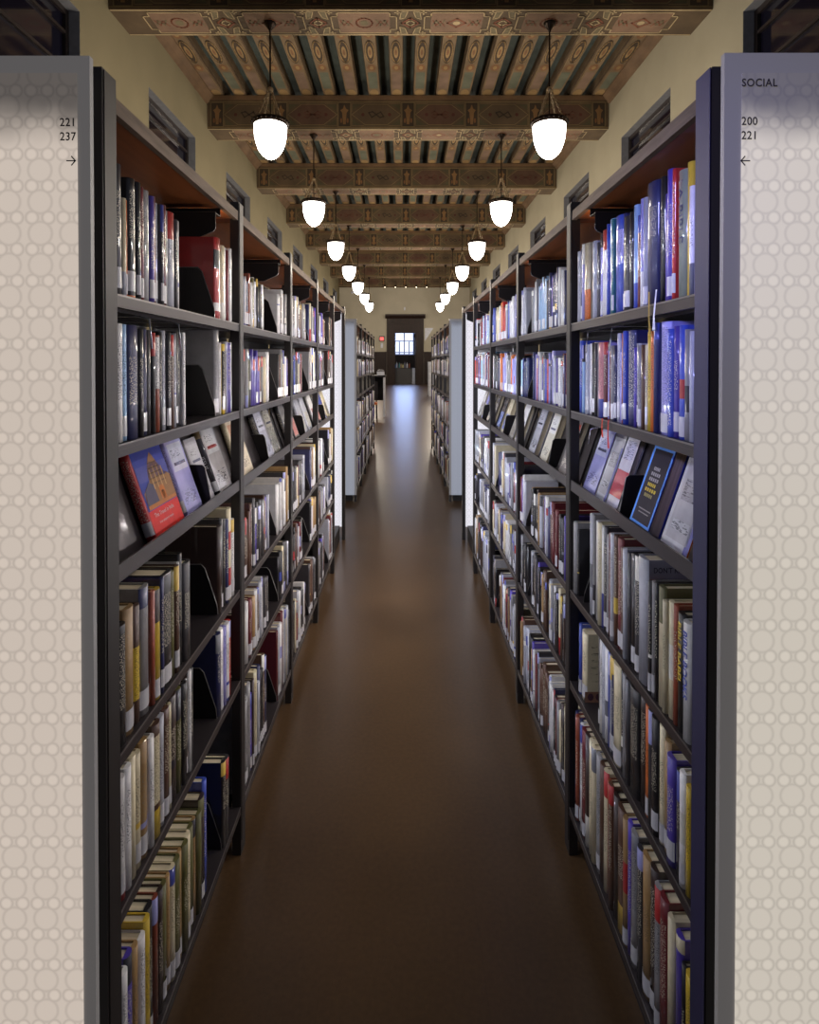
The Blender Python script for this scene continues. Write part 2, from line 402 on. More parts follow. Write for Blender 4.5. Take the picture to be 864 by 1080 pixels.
# walls with window openings
WIN0, WW, WD = 6.95, 2.76, .25
ZW0, ZW1 = z(3.0), z(5.75)
wins = [WIN0+5.37*k for k in range(8)]
for s, X, nm in ((-1, XL, 'left'), (1, XR, 'right')):
    b = MB()
    a, c = (X-.5, X) if s < 0 else (X, X+.5)
    b.box(a, c, 3, YE+.3, 0, ZW0); b.box(a, c, 3, YE+.3, ZW1, ZT)
    y = 3
    for w in wins:
        b.box(a, c, y, w, ZW0, ZW1); y = w+WW
    b.box(a, c, y, YE+.3, ZW0, ZW1)
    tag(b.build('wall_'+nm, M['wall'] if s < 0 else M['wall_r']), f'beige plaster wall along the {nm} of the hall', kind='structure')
    b = MB()
    pr = [(X, z(6.98)), (X-s*.06, z(7.0)), (X-s*.10, z(7.08)), (X-s*.2, z(7.16)), (X-s*.2, ZJ+.1), (X, ZJ+.1)]
    for k in range(-1, 8):
        y0 = 3.01 if k < 0 else BEAM0+BSP*k+BTH+.101; y1 = min(BEAM0+BSP*(k+1)-.101, YE-.01)
        if y1 > y0: b.prism(pr, 'y', y0, y1, 0, painted((104, 82, 60)))
    tag(b.build('trim_1' if s < 0 else 'trim_2', M['painted']), f'brown moulding at the top of the {nm} wall', kind='structure')
    for i, w in enumerate(wins):
        g = X+s*WD
        e = tag(empty(f'window_{i+1+(8 if s > 0 else 0)}', (g, w+WW/2, ZW0)), f'dark recessed high window, {names8[i]} along the {nm} wall', kind='structure')
        def L(v): return v
        q = MB(); q.box(-.02, .02, -WW/2, WW/2, 0, ZW1-ZW0); q.build('glass_pane', M['glass'], e)
        q = MB(); t = .09; H = ZW1-ZW0
        d0, d1 = (.021, .07) if s < 0 else (-.07, -.021)
        q.box(d0, d1, -WW/2, -WW/2+t, 0, H); q.box(d0, d1, WW/2-t, WW/2, 0, H); q.box(d0, d1, -WW/2+t, WW/2-t, H-t, H); q.box(d0, d1, -WW/2+t, WW/2-t, 0, t)
        for zz in (H*.35, H*.65, H*.86): q.box(d0, d1, -WW/2+t, WW/2-t, zz-.025, zz+.025)
        q.build('window_frame', M['winframe'], e)
        q = MB()
        r0, r1 = (.072, WD-.002) if s < 0 else (-WD+.002, -.072)
        q.box(r0, r1, WW/2-.006, WW/2-.001, 0, H); q.box(r0, r1, -WW/2+.001, -WW/2+.006, 0, H); q.box(r0, r1, -WW/2, WW/2, H-.006, H-.001)
        q.build('window_reveal', M['reveal'], e)

# end wall with its doorway
DX0, DX1, DZ = -.72, 1.10, z(2.68)
b = MB(); b.box(XL, DX0, YE, YE+.3, 0, ZT); b.box(DX1, XR, YE, YE+.3, 0, ZT); b.box(DX0, DX1, YE, YE+.3, DZ, ZT)
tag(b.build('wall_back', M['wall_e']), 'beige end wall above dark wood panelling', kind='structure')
b = MB(); zw = z(.94)
for x0, x1 in ((XL+.01, -1.36), (1.75, XR-.01)):
    b.box(x0, x1, YE-.05, YE-.001, 0, zw); b.box(x0, x1, YE-.09, YE-.001, zw, zw+.08)
    n = int((x1-x0)/.9)
    for i in range(n):
        u = x0+(i+.12)*(x1-x0)/n; v = x0+(i+.88)*(x1-x0)/n; b.box(u, v, YE-.075, YE-.05, .4, zw-.25)
tag(b.build('wainscot', M['wainscot']), 'dark wood panelling along the foot of the end wall', kind='structure')
door = tag(empty('door_1', (.2, YE, 0)), 'dark wood door surround with a heavy cornice at the end of the aisle', kind='structure')
b = MB(); zt = z(4.0)
b.box(-1.34-.2, DX0-.2, -.12, -.001, 0, zt); b.box(DX1-.2, 1.73-.2, -.12, -.001, 0, zt); b.box(DX0-.2, DX1-.2, -.12, -.001, DZ, zt)
for sx in (-1, 1): b.box(sx*1.3-.10, sx*1.3+.10, -.2, -.121, 0, z(3.3))
b.box(-1.5, 1.5, -.2, -.121, z(3.3), z(3.42))
b.build('door_surround', M['doorwood'], door)
b = MB(); b.prism([(-.24, z(3.78)), (-.34, z(3.92)), (-.42, z(3.98)), (-.42, z(4.12)), (-.121, z(4.12)), (-.121, z(3.78))], 'x', -1.66, 1.66); b.build('cornice', M['doorwood'], door)
b = MB()
for sx in (-1, 1): b.box((DX0+.001 if sx < 0 else DX1-.08)-.2, (DX0+.08 if sx < 0 else DX1-.001)-.2, 0, .28, 0, DZ-.001)
b.box(DX0+.08-.2, DX1-.08-.2, 0, .28, DZ-.1, DZ-.001); b.build('door_jamb', M['doorwood'], door)
# the room past the doorway: a bright sash window over shelving
b = MB(); yb2 = 54.0
b.box(-3, -.74, yb2, yb2+.2, 0, z(3.3)); b.box(1.0, 3.2, yb2, yb2+.2, 0, z(3.3)); b.box(-.74, 1.0, yb2, yb2+.2, 0, z(.84)); b.box(-.74, 1.0, yb2, yb2+.2, z(2.86), z(3.3))
b.box(-3.2, -3, YE+.31, yb2+.2, 0, z(3.3)); b.box(3.2, 3.4, YE+.31, yb2+.2, 0, z(3.3)); b.box(-3.2, 3.4, YE+.31, yb2+.2, z(3.3), z(3.4))
tag(b.build('wall_annex', M['wainscot']), 'dark walls of the small room beyond the doorway', kind='structure')
w = tag(empty('window_17', (.13, yb2+.1, z(.84))), 'bright daylit sash window seen through the far doorway', kind='structure')
b = MB(); b.box(-.87, .87, .02, .04, 0, 2.02); b.build('glass_pane', M['daylight'], w)
b = MB()
for xx in (-.87+.03, -.45, 0, .45, .87-.03): b.box(xx-.055, xx+.055, -.03, .0, 0, 1.2 if abs(xx) > .1 and abs(xx) < .8 else 2.02)
for zz in (.04, .22, 1.26): b.box(-.87, .87, -.035, .005, zz-.05, zz+.05)
b.build('window_frame', M['mull'], w)

d = tag(empty('desk', (.06, 50.9, 0)), 'black service desk in the far doorway under the bright window', 'desk')
b = MB(); b.box(-.85, .70, -.35, .35, 0, z(-.37)); b.build('desk_body', M['dark'], d)
b = MB(); b.box(-.88, .73, -.40, .40, z(-.369), z(-.33)); b.build('desk_top', M['wainscot'], d)
b = MB(); b.box(0, .34, 0, .5, 0, z(-.35)); b.box(.02, .32, -.015, 0, .2, z(-.5)); tag(b.build('cabinet', M['white'], None, (.80, 50.6, 0)), 'pale cabinet beside the black desk in the far doorway', 'cabinet')
cols = [('blue', (90, 130, 190)), ('white', (215, 220, 228)), ('teal', (100, 150, 150)), ('tan', (170, 150, 120)), ('pale yellow', (205, 195, 140)), ('grey', (120, 120, 130)), ('white', (210, 210, 215)), ('rust', (150, 90, 70))]
for i, xx in enumerate((-.72, -.58, -.36, -.22, -.06, .10, .3, .5)):
    nm_, cc = cols[i]; hh_ = .34+.18*((i*7) % 4)/3
    b = MB(); b.lathe([(0, 0), (.055, 0), (.06, .02), (.06, hh_*.6), (.045, hh_*.75), (.02, hh_*.85), (.02, hh_), (0, hh_)], 10, 0, 0, 0, lin(cc))
    tag(b.build('bottle', M['print'], None, (.06+xx, 50.85, z(-.33))), f'{nm_} container on the far desk, {names8[i]} from its left end'.replace('nearest', 'first').replace('farthest', 'last'), 'bottle', 'containers on the far desk')

# low pieces between the second shelving run and the door
b_ = tag(empty('reading_table', (-.80, 19.3, 0)), 'dark reading table with a white end left of the far aisle', 'table')
b = MB(); b.box(-.5, .24, -.4, .4, z(-.42), z(-.36)); b.build('tabletop', M['dark'], b_)
for xx in (-.46, .17):
    b = MB(); b.box(xx, xx+.05, -.38, .38, 0, z(-.421)); b.build('leg', M['white'] if xx > 0 else M['dark'], b_)
b = MB(); b.box(-.45, .17, .28, .31, .5, z(-.43)); b.build('modesty_panel', M['dark'], b_)
e = tag(empty('desk_phone', (-.72, 19.2, z(-.36))), 'pale desk phone on the dark reading table', 'phone')
b = MB(); b.prism([(-.1, 0), (.1, 0), (.1, .05), (-.1, .12)], 'x', -.12, .12); b.build('phone_base', M['white'], e)
b = MB(); b.tube([(-.1, -.02, .14), (-.04, -.02, .16), (.04, -.02, .16), (.1, -.02, .14)], .025, 8); b.build('handset', M['frost_grey'], e)
e = tag(empty('task_chair', (-1.02, 18.5, 0)), 'dark chair with an orange seat beside the reading table', 'chair')
b = MB(); b.box(-.22, .22, -.22, .22, .44, .5, 0, lin((190, 110, 70))); b.build('seat', M['print'], e)
b = MB(); b.box(-.22, .22, .2, .25, .6, 1.15); b.build('backrest', M['dark'], e)
for sx in (-1, 1):
    for sy in (-1, 1): b = MB(); b.tube([(sx*.2, sy*.2, 0), (sx*.19, sy*.19, .44)], .018, 6); b.build('leg', M['dark'], e)
    b = MB(); b.tube([(sx*.18, .21, .5), (sx*.18, .23, .62)], .016, 6); b.build('back_post', M['dark'], e)
e = tag(empty('low_bookcase', (1.38, 31.6, 0)), 'low pale bookcase right of the far aisle before the door', 'bookcase')
b = MB(); b.box(-.02, .5, -.7, -.66, 0, z(.12)); b.box(-.02, .5, .66, .7, 0, z(.12)); b.box(.46, .5, -.66, .66, 0, z(.12)); b.build('carcass', M['white'], e)
for zz in (.1, .52, .94, 1.36, z(.08)): b = MB(); b.box(0, .459, -.659, .659, zz, zz+.03); b.build('shelf', M['white'], e)
b = MB(); b.prism([(1.33, z(1.9)), (1.33, z(3.0)), (2.05, z(3.0))], 'y', YE-.03, YE-.005)
b.v = [(x+.5, y, zz) for x, y, zz in b.v]
tag(b.build('pennant', M['white']), 'white triangular pennant on the end wall right of the door', 'pennant')  # flat pale triangle set against the end wall
e = tag(empty('wall_sign', (-1.75, YE, z(2.1))), 'dark wall sign with a glowing red face left of the door', 'sign')
b = MB(); b.box(-.22, .22, -.08, -.001, -.2, .24); b.build('sign_case', M['dark'], e)
b = MB(); b.box(-.15, .15, -.095, -.081, -.13, .13); b.build('sign_face', M['redsign'], e)
b = MB(); b.box(-.09, .09, -.05, -.001, -.2, .2); tag(b.build('call_point', M['white'], None, (-1.75, YE+.001, z(1.55))), 'small white box on the end wall under the red sign', 'wall box')
b = MB(); b.lathe([(0, 0), (.11, 0), (.11, .05), (.06, .09), (0, .09)], 14); o = b.build('wall_speaker', M['white'], None, (XL+1.05, YE-.001, z(5.95))); o.rotation_euler = (math.pi/2, 0, 0)
tag(o, 'round pale fitting high on the end wall at left', 'wall fitting')
b = MB(); b.box(-.05, .05, -.09, -.001, -.13, .13); tag(b.build('sensor', M['white'], None, (.15, YE+.001, z(4.6))), 'small pale sensor on the end wall above the door', 'sensor')
for i in range(5):
    e = tag(empty('track_spotlight', (XM-1.6+i*.85, BEAM0+7*BSP-.22, ZB-.02)), f'small spotlight under the farthest beam, {["leftmost", "second from left", "middle", "fourth from left", "rightmost"][i]} of five', 'spotlight', 'spotlights under the farthest beam')
    b = MB(); b.lathe([(0, .1), (.05, .1), (.06, -.08), (0, -.08)], 10); b.build('spot_body', M['bronze'], e)
    b = MB(); b.lathe([(.045, -.082), (.03, -.11), (0, -.12)], 10); b.build('spot_lens', M['spot'], e)
    b = MB(); b.tube([(0, 0, .1), (0, .1, .12), (0, .235, .12)], .015, 6); b.build('bracket', M['bronze'], e)

# ------------------------------------------------------------------ pendants
def make_pendant():
    e = empty('pendant_lamp')                      # origin on the beam soffit
    top = -(6.35-4.47)                              # rim height below the soffit
    b = MB(); b.lathe([(.11, -.009), (.11, -.03), (.08, -.06), (.03, -.14), (.018, -.18), (0, -.18)], 16); b.build('ceiling_rose', M['bronze'], e)
    b = MB(); b.tube([(0, 0, -.17), (0, 0, -1.19)], .016, 8); b.build('rod', M['bronze'], e)
    b = MB(); b.lathe([(0, -1.18)]+[(.055*math.sin(math.pi*k/8), -1.24+.055*math.cos(math.pi*k/8)) for k in range(1, 8)]+[(0, -1.30)], 12); b.build('ball_finial', M['brass'], e)
    for k in range(4):
        a = math.pi/4+k*math.pi/2; b = MB()
        p0 = Vector((.04*math.cos(a), .04*math.sin(a), -1.26)); p1 = Vector((.27*math.cos(a), .27*math.sin(a), top+.08))
        n = 11; dv = (p1-p0)/n; u = dv.normalized().cross(Vector((0, 0, 1))).normalized(); w = dv.normalized().cross(u)
        for i in range(n):
            c = p0+dv*(i+.5); sd = u if i % 2 else w
            pts = [c+dv.normalized()*.045*math.cos(2*math.pi*q/8)+sd*.018*math.sin(2*math.pi*q/8) for q in range(9)]
            b.tube(pts, .0065, 5)
        b.build('chain', M['brass'], e)
    b = MB(); b.tube([(0, 0, -1.29), (0, 0, top+.05)], .012, 6); b.build('stem', M['bronze'], e)
    b = MB(); b.lathe([(0, top+.12), (.05, top+.12), (.12, top+.085), (.27, top+.07), (.335, top+.06), (.345, top+.02), (.325, top-.03), (.29, top-.03), (.28, top), (0, top+.02)], 28)
    for k in range(24):
        a = k*math.pi/12; b.lathe([(0, top+.045), (.016, top+.03), (.016, top+.01), (0, top-.005)], 5, .345*math.cos(a), .345*math.sin(a))
    b.build('rim', M['bronze'], e)
    prof = [(.285, top-.005)]
    for k in range(0, 15):
        t = 1-(1-k/14)**2; prof.append((.302*max(0, 1-t**2.5)**.54 if k < 14 else 0, top-.03-.62*t))
    b = MB(); b.lathe(prof, 28); b.build('glass_globe', M['globe'], e)
    return e
pend = make_pendant()
ordn = ['nearest', 'second', 'third', 'fourth', 'fifth', 'sixth', 'farthest']
for k in range(7):
    for s in (-1, 1):
        o = pend if (k == 0 and s < 0) else copy_tree(pend)
        o.location = (.13+s*2.60, 11.07+5.37*k, ZB-.001)
        tag(o, f'white acorn glass pendant lamp on chains, {ordn[k]} in the {"left" if s < 0 else "right"} row', 'pendant lamp', f'pendant lamps in the {"left" if s < 0 else "right"} row')

# ------------------------------------------------------------------ shelving
ROWS = [.138, -.159, None, -.775, -1.09, -1.53]
ROWN = ['top shelf', 'second shelf', 'display shelf', 'fourth shelf', 'fifth shelf', 'bottom shelf']
BAYN = ['nearest', 'second', 'third', 'fourth', 'fifth', 'sixth', 'seventh', 'eighth', 'ninth', 'tenth']
SIDE = {-1: 'left', 1: 'right'}
DEP = .31
def bx(b, s, f, u0, u1, y0, y1, z0, z1, mi=0, fm=None):
    x0, x1 = sorted((s*(f+u0), s*(f+u1)))
    b.box(x0, x1, y0, y1, z0, z1, mi, fm=fm)

PHI = math.radians(19)
def make_bookcase(s, f, ya, yb, label, recess=0.0, near=False, far=False):
    """one bay: its near upright stands at ya-POST..ya, shelves run ya..yb-POST"""
    e = tag(empty('bookcase', (0, ya-POST, 0)), label, 'bookcase', 'shelving bays along the aisle')
    oy = ya-POST
    y0, y1 = POST+.001, yb-POST-oy-.001
    b = MB(); bx(b, s, f, 0, .03, 0, POST, 0, z(.553)); bx(b, s, f, -.002, 0, .006, POST-.006, .05, z(.55)); b.build('upright', M['post'], e)
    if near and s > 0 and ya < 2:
        q = MB(); bx(q, s, f, -.0035, -.0022, .001, POST-.001, .002, z(.552)); tag(q.build('aisle_reflection', M['post_blue_reflection'], e), 'blue violet face of the upright')  # thin sheet carrying the painted blue reflection
    if far: b = MB(); bx(b, s, f, 0, .03, yb-POST-oy, yb-oy, 0, z(.553)); b.build('upright', M['post'], e)
    b = MB(); bx(b, s, f, DEP+.006, DEP+.012, y0, y1, .1, z(.49)); b.build('back_panel', M['back'], e)
    b = MB()
    bx(b, s, f, .018, DEP+.012, y0, y1, z(.495), z(.517), 0)
    b.build('canopy', M['canopy'], e)
    b = MB(); bx(b, s, f, .002, .017, y0, y1, z(.490), z(.521)); b.build('fascia', M['fascia'], e)
    b = MB(); bx(b, s, f, .05, DEP, y0, y1, .0, z(-1.53)-.03); b.build('plinth', M['back'], e)
    for r, zz in enumerate(ROWS):
        b = MB(); u = .001+recess
        if zz is None:
            if recess: continue
            def P(pts): return [(s*(f+a), z(c)) for a, c in pts]
            b.prism(P([(.001, -.433), (.001, -.397), (.006, -.397), (.006, -.424), (.045, -.424), (.128, -.183), (.134, -.185), (.051, -.430), (.051, -.433)]), 'y', y0, y1)
            b.build('display_shelf', M['shelf'], e)
        else:
            bx(b, s, f, u, DEP, y0, y1, z(zz)-.012, z(zz)); bx(b, s, f, u-.0012, u+.0005, y0, y1, z(zz)-.0035, z(zz)+.0004, 1)  # paler strip stands in for the highlight along the metal lip
            bx(b, s, f, u-.0005, u+.010, y0, y1, z(zz)-.026, z(zz)-.012)
            bx(b, s, f, u+.03, u+.04, y0, y1, z(zz)-.030, z(zz)-.012)
            b.build('shelf', [M['shelf'], M['edge']], e)
    return e

def end_panel(e, s, f, yloc, mat_lit, ztop, zlit, x_lit, tint=None, word=None, lines=(), xs=0):
    X0, X1 = f-.004, f+.70
    b = MB()
    x0, x1 = sorted((s*X0, s*X1))
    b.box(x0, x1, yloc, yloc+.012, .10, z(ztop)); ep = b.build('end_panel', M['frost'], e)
    b = MB(); x0, x1 = sorted((s*x_lit, s*(X1-.03)))
    b.box(x0, x1, yloc-.003, yloc-.0005, .10, z(zlit)); b.build('luminous_sheet', mat_lit, ep)
    return ep

M['lb_l'] = lightbox_mat('lightbox_left', (255, 238, 222), .62, z(.50))
M['lb_r'] = lightbox_mat('lightbox_right', (255, 244, 228), .62, z(.50))
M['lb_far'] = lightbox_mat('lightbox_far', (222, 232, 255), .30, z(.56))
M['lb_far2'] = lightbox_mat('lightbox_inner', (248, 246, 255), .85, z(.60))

cases = {}
for s in (-1, 1):
    f = F[s]
    for k in range(5):
        e = make_bookcase(s, f, Y0+BAY*k, Y0+BAY*(k+1), f'tall dark metal bookcase with wood canopy, {BAYN[k]} bay along the {SIDE[s]} of the aisle', .125 if k == 4 else 0, k == 0, k == 4)
        cases[s, k] = e
    # lit end panel towards the camera, with the shelf range numbers
    e = cases[s, 0]; oy = Y0-POST
    ztop = .547 if s < 0 else .552
    ep = end_panel(e, s, f, 1.055-oy, M['lb_l'] if s < 0 else M['lb_r'], ztop, .515, .578 if s < 0 else .601)
    zz = [(.421, '221'), (.396, '237')] if s < 0 else [(.423, '200'), (.398, '221')]
    for zc, tx in zz:
        xx = -.5785 if s < 0 else .599
        text_obj('range_number', tx, .0205, M['ink'], ep, frame((1, 0, 0), (0, 0, 1), (0, -1, 0), (xx, 1.0505-oy, z(zc))), 'RIGHT' if s < 0 else 'LEFT', .9, 1.06, .0003)
    b = MB(); yy = 1.0505-oy; zc = z(.360)
    sg = -s
    xa, xb = (-.595, -.580) if s < 0 else (.614, .599)
    fn = lambda a, c: (a, yy, c)
    b.stroke([(xa, zc), (xb, zc)], .0021, fn); b.stroke([(xb-sg*.0065, zc+.0075), (xb, zc), (xb-sg*.0065, zc-.0075)], .0021, fn)
    b.build('arrow', M['ink'], ep)
    if s > 0: text_obj('subject_word', 'SOCIAL', .0195, M['ink'], ep, frame((1, 0, 0), (0, 0, 1), (0, -1, 0), (.599, 1.0505-oy, z(.491))), 'LEFT', .9, 1.08, .0003)
    # far end panel of this run, its inner face glowing
    e = cases[s, 4]; oy = Y0+BAY*4-POST
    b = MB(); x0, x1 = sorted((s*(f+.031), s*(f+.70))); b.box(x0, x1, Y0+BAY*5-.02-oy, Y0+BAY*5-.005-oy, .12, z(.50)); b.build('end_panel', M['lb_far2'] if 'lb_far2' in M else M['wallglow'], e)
    # second run further down the aisle
    f2 = .572
    for k in range(5):
        ya = 7.33+BAY*k
        e = make_bookcase(s, f2, ya, ya+BAY, f'tall dark bookcase beyond the gap, {BAYN[k]} bay of the far run on the {SIDE[s]}', 0, k == 0, k == 4)
        cases[s, 5+k] = e
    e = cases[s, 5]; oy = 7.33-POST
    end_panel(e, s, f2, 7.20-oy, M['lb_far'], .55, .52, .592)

# bookends --------------------------------------------------------------
def plate_profile(s, f, u0, d, zb, h):
    """trapezoid plate standing across the shelf, its front edge sloping back"""
    return [(s*(f+u0), zb), (s*(f+u0+.003), zb+.03), (s*(f+u0+.04), zb+h-.012), (s*(f+u0+.052), zb+h), (s*(f+u0+d), zb+h), (s*(f+u0+d), zb)]
def bookend(s, k, r, y, f=None, h=.155, shift=.012):
    f = F[s] if f is None else f
    e = tag(empty('bookend', (0, y, 0)), f'black metal bookend on the {ROWN[r]} of the {BAYN[k]} {SIDE[s]} bookcase', 'bookend', 'black metal bookends')
    zz = z(ROWS[r])+.0015
    pr = plate_profile(s, f, shift, .20, zz, h)
    b = MB(); b.prism(pr, 'y', 0, .0025); b.build('plate', M['plate'], e)
    b = MB(); p = [(pr[0][0], -.0005, pr[0][1])]+[(q[0], -.0005, q[1]) for q in pr[1:4]]+[(pr[4][0], -.0005, pr[4][1])]; b.tube([(a, .001, c) for a, _, c in p], .0016, 5); b.build('plate_rim', M['edge'], e)
def display_bookend(s, k, y, y_):
    f = F[s]
    e = tag(empty('bookend', (0, y, 0)), f'black bookend plate on the slanted display shelf of the {BAYN[k]} {SIDE[s]} bookcase', 'bookend', 'black metal bookends')
    pr = [(s*(f+.007), z(-.408)), (s*(f+.026), z(-.306)), (s*(f+.034), z(-.299)), (s*(f+.084), z(-.299)), (s*(f+.042), z(-.413)), (s*(f+.007), z(-.422))]
    b = MB(); b.prism(pr, 'y', 0, .003); b.build('plate', M['plate'], e)
    b = MB(); b.tube([(q[0], .0015, q[1]) for q in pr[:4]], .0016, 5); b.build('plate_rim', M['edge'], e)
def canopy_bracket(s, k, y):
    f = F[s]
    e = tag(empty('hanging_bookend', (0, y, 0)), f'black hanging bookend under the canopy of the {BAYN[k]} {SIDE[s]} bookcase', 'hanging bookend', 'hanging bookends under the canopies')
    pr = [(s*(f+.018), z(.468)), (s*(f+.018), z(.418)), (s*(f+.024), z(.410)), (s*(f+.085), z(.385)), (s*(f+.2), z(.385)), (s*(f+.2), z(.468))]
    b = MB(); b.prism(pr, 'y', 0, .003); b.prism([(s*(f+.018), z(.468)), (s*(f+.018), z(.494)), (s*(f+.2), z(.494)), (s*(f+.2), z(.468))], 'y', .05, .052)
    b.box(*sorted((s*(f+.018), s*(f+.2))), 0, .052, z(.4665), z(.468)); b.build('plate', M['plate'], e)
    b = MB(); b.tube([(pr[5][0], .0015, pr[5][1])]+[(q[0], .0015, q[1]) for q in pr[:5]], .0015, 5); b.build('plate_rim', M['edge'], e)
def wire_support(s, k, r, y, drop=.07):
    f = F[s]
    e = tag(empty('wire_support', (0, y, 0)), f'bright wire support under {ROWN[r]} of {BAYN[k]} {SIDE[s]} bookcase, {drop_names[len(wires)%5]}', 'wire support', 'wire book supports')
    wires.append(1)
    zt = z(ROWS[r])-.034
    b = MB(); b.tube([(s*(f+.02), 0, zt), (s*(f-.002), 0, zt-.006), (s*(f-.005), .003, zt-drop*.6), (s*(f-.006), .005, zt-drop)], .0022, 6)
    b.tube([(s*(f+.02), 0, zt), (s*(f+.08), 0, zt), (s*(f+(.11 if r else .25)), 0, zt)], .002, 6); b.build('wire', M['wire'], e)

# books ---------------------------------------------------------------------
COL = {'black': (26, 23, 26), 'charcoal': (56, 53, 57), 'white': (226, 222, 220), 'cream': (212, 198, 164), 'brown': (86, 56, 40), 'dark brown': (52, 34, 28),
       'maroon': (104, 28, 34), 'navy': (34, 38, 84), 'purple': (78, 60, 158), 'grey': (138, 135, 136), 'olive': (96, 92, 48), 'tan': (160, 126, 80),
       'orange': (206, 104, 38), 'yellow': (212, 178, 54), 'red': (176, 36, 34), 'blue': (54, 74, 168), 'teal': (44, 112, 118), 'lavender': (150, 146, 204),
       'silver': (172, 172, 182), 'pale blue': (150, 184, 220), 'rust': (144, 66, 42), 'pink': (190, 120, 120), 'green': (60, 92, 60), 'sage': (150, 158, 134)}

def cover_mesh(b, t, h, d, colour, bands, arc=5, closed_top=True, mi=0, pmi=1, tf=None, tilt=None):
    """hollow-spined book: x 0 (spine) .. d, y 0..t, z 0..h. bands: [(z0,z1,rgb,ink)] fractions on the spine"""
    base = lin(colour); bulge = min(.36*t, .010); c = min(.0028, t*.2)
    n0 = len(b.v)
    ring = [(d, 0), (bulge, 0)]
    for k in range(1, arc): 
        a = math.pi*k/arc; ring.append((bulge*(1-math.sin(a)), t/2-t/2*math.cos(a)))
    ring += [(bulge, t), (d, t)]
    zs = sorted({0.0, 1.0} | {v for q in bands for v in q[:2]})
    R_ = [b.verts([(x, y, h*zz) for x, y in ring]) for zz in zs]
    n = len(ring)
    for i in range(len(zs)-1):
        zc = (zs[i]+zs[i+1])/2; col, ink = base, 1.0
        for q in bands:
            if q[0] <= zc <= q[1]: col, ink = lin(q[2]), q[3]
        for k in range(n-1):
            sp = 1 <= k <= n-3
            cc = col if sp else base
            b.face((R_[i][k], R_[i][k+1], R_[i+1][k+1], R_[i+1][k]), mi, (*cc, ink if (sp and 1 < k < n-3) else 1), sp)
    # thickness at head and tail
    inn = [(d, c), (bulge+c, c), (bulge+c, t-c), (d, t-c)]
    for top, zz in ((0, 0.0), (-1, h)):
        I = b.verts([(x, y, zz) for x, y in inn]); O = R_[top]
        b.face((O[0], O[1], I[1], I[0]), mi, base); b.face((O[-1], I[3], I[2], O[-2]), mi, base); b.face([O[k] for k in range(1, n-1)]+[I[2], I[1]], mi, base)
        if top == -1: T = I
        else: B_ = I
    for k in range(3): b.face((B_[k], B_[k+1], T[k+1], T[k]), mi, base)
    for a, q in ((0, 0), (n-1, 3)): b.face((R_[0][a], *[R_[i][a] for i in range(1, len(zs))], T[q], B_[q]), mi, base)
    if tf:
        for i in range(n0, len(b.v)): b.v[i] = tuple(tf @ Vector(b.v[i]))
def pages(b, t, h, d, mi=0, tf=None, col=(1, 1, 1, 1)):
    bulge = min(.36*t, .010); c = min(.0028, t*.2); n0 = len(b.v)
    b.box(bulge+c+.0004, d-.004, c+.0004, t-c-.0004, .002, h-.004, mi, col)
    if tf:
        for i in range(n0, len(b.v)): b.v[i] = tuple(tf @ Vector(b.v[i]))
def spine_tag(b, t, z0, z1, mi=0, tf=None, col=(1, 1, 1, 1)):
    bulge = min(.36*t, .010); n0 = len(b.v); arc = 5; P = []
    for k in range(0, arc+1):
        a = math.pi*(.06+.88*k/arc); P.append((bulge*(1-math.sin(a))-.0005, t/2-t/2*math.cos(a)))
    A = b.verts([(x, y, z0) for x, y in P]); B = b.verts([(x, y, z1) for x, y in P])
    for k in range(arc): b.face((A[k], A[k+1], B[k+1], B[k]), mi, col, True)
    if tf:
        for i in range(n0, len(b.v)): b.v[i] = tuple(tf @ Vector(b.v[i]))

def rand_bands(rg, colour, style):
    L = []
    lum = sum(colour)/3
    alt = [(225, 220, 210), (40, 36, 44), (170, 40, 40), (60, 70, 150), (205, 170, 70), (110, 110, 116), (150, 150, 200)]
    q = rg.random()
    if q < .18: a = rg.uniform(.7, .85); L.append((a, 1.0, rg.choice(alt), 1))
    elif q < .34: a = rg.uniform(.25, .5); L.append((a, a+rg.uniform(.12, .3), rg.choice(alt), 1))
    elif q < .42: L.append((0, rg.uniform(.18, .35), rg.choice(alt), 1))
    if rg.random() < .8:
        a = rg.uniform(.3, .45); L.append((a, rg.uniform(.65, .9), colour, 0))
    return L

MAXR = {0: .33, 1: .266, 3: .312, 4: .272, 5: .37}
BOOKS = []     # every shelved book, in order along its shelf
def place_row(s, k, r, f, items, ya, yb, dens=None):
    """items: list of dicts from the near end; gives y positions; 'gap' entries leave room"""
    y = ya; n = 0
    for it in items:
        if 'gap' in it: y += it['gap']; continue
        if 'goto' in it: y = it['goto']; continue
        it['h'] = min(it['h'], MAXR[r])
        if y+it['t'] > yb: break
        n += 1
        it.update(s=s, k=k, r=r, f=f, y=y, n=n); BOOKS.append(it); y += it['t']+.0012
    return y

def mk(rg, name, t=None, h=None, d=None, **kw):
    c = COL[name]; j = rg.uniform(.9, 1.08); c = tuple(min(255, v*j) for v in c)
    return dict(name=name, col=c, t=t or rg.uniform(.016, .036), h=h or rg.uniform(.205, .25), d=d or rg.uniform(.15, .175), bands=rand_bands(rg, c, 0), tagged=rg.random() < .48, inset=rg.uniform(.003, .012), **kw)

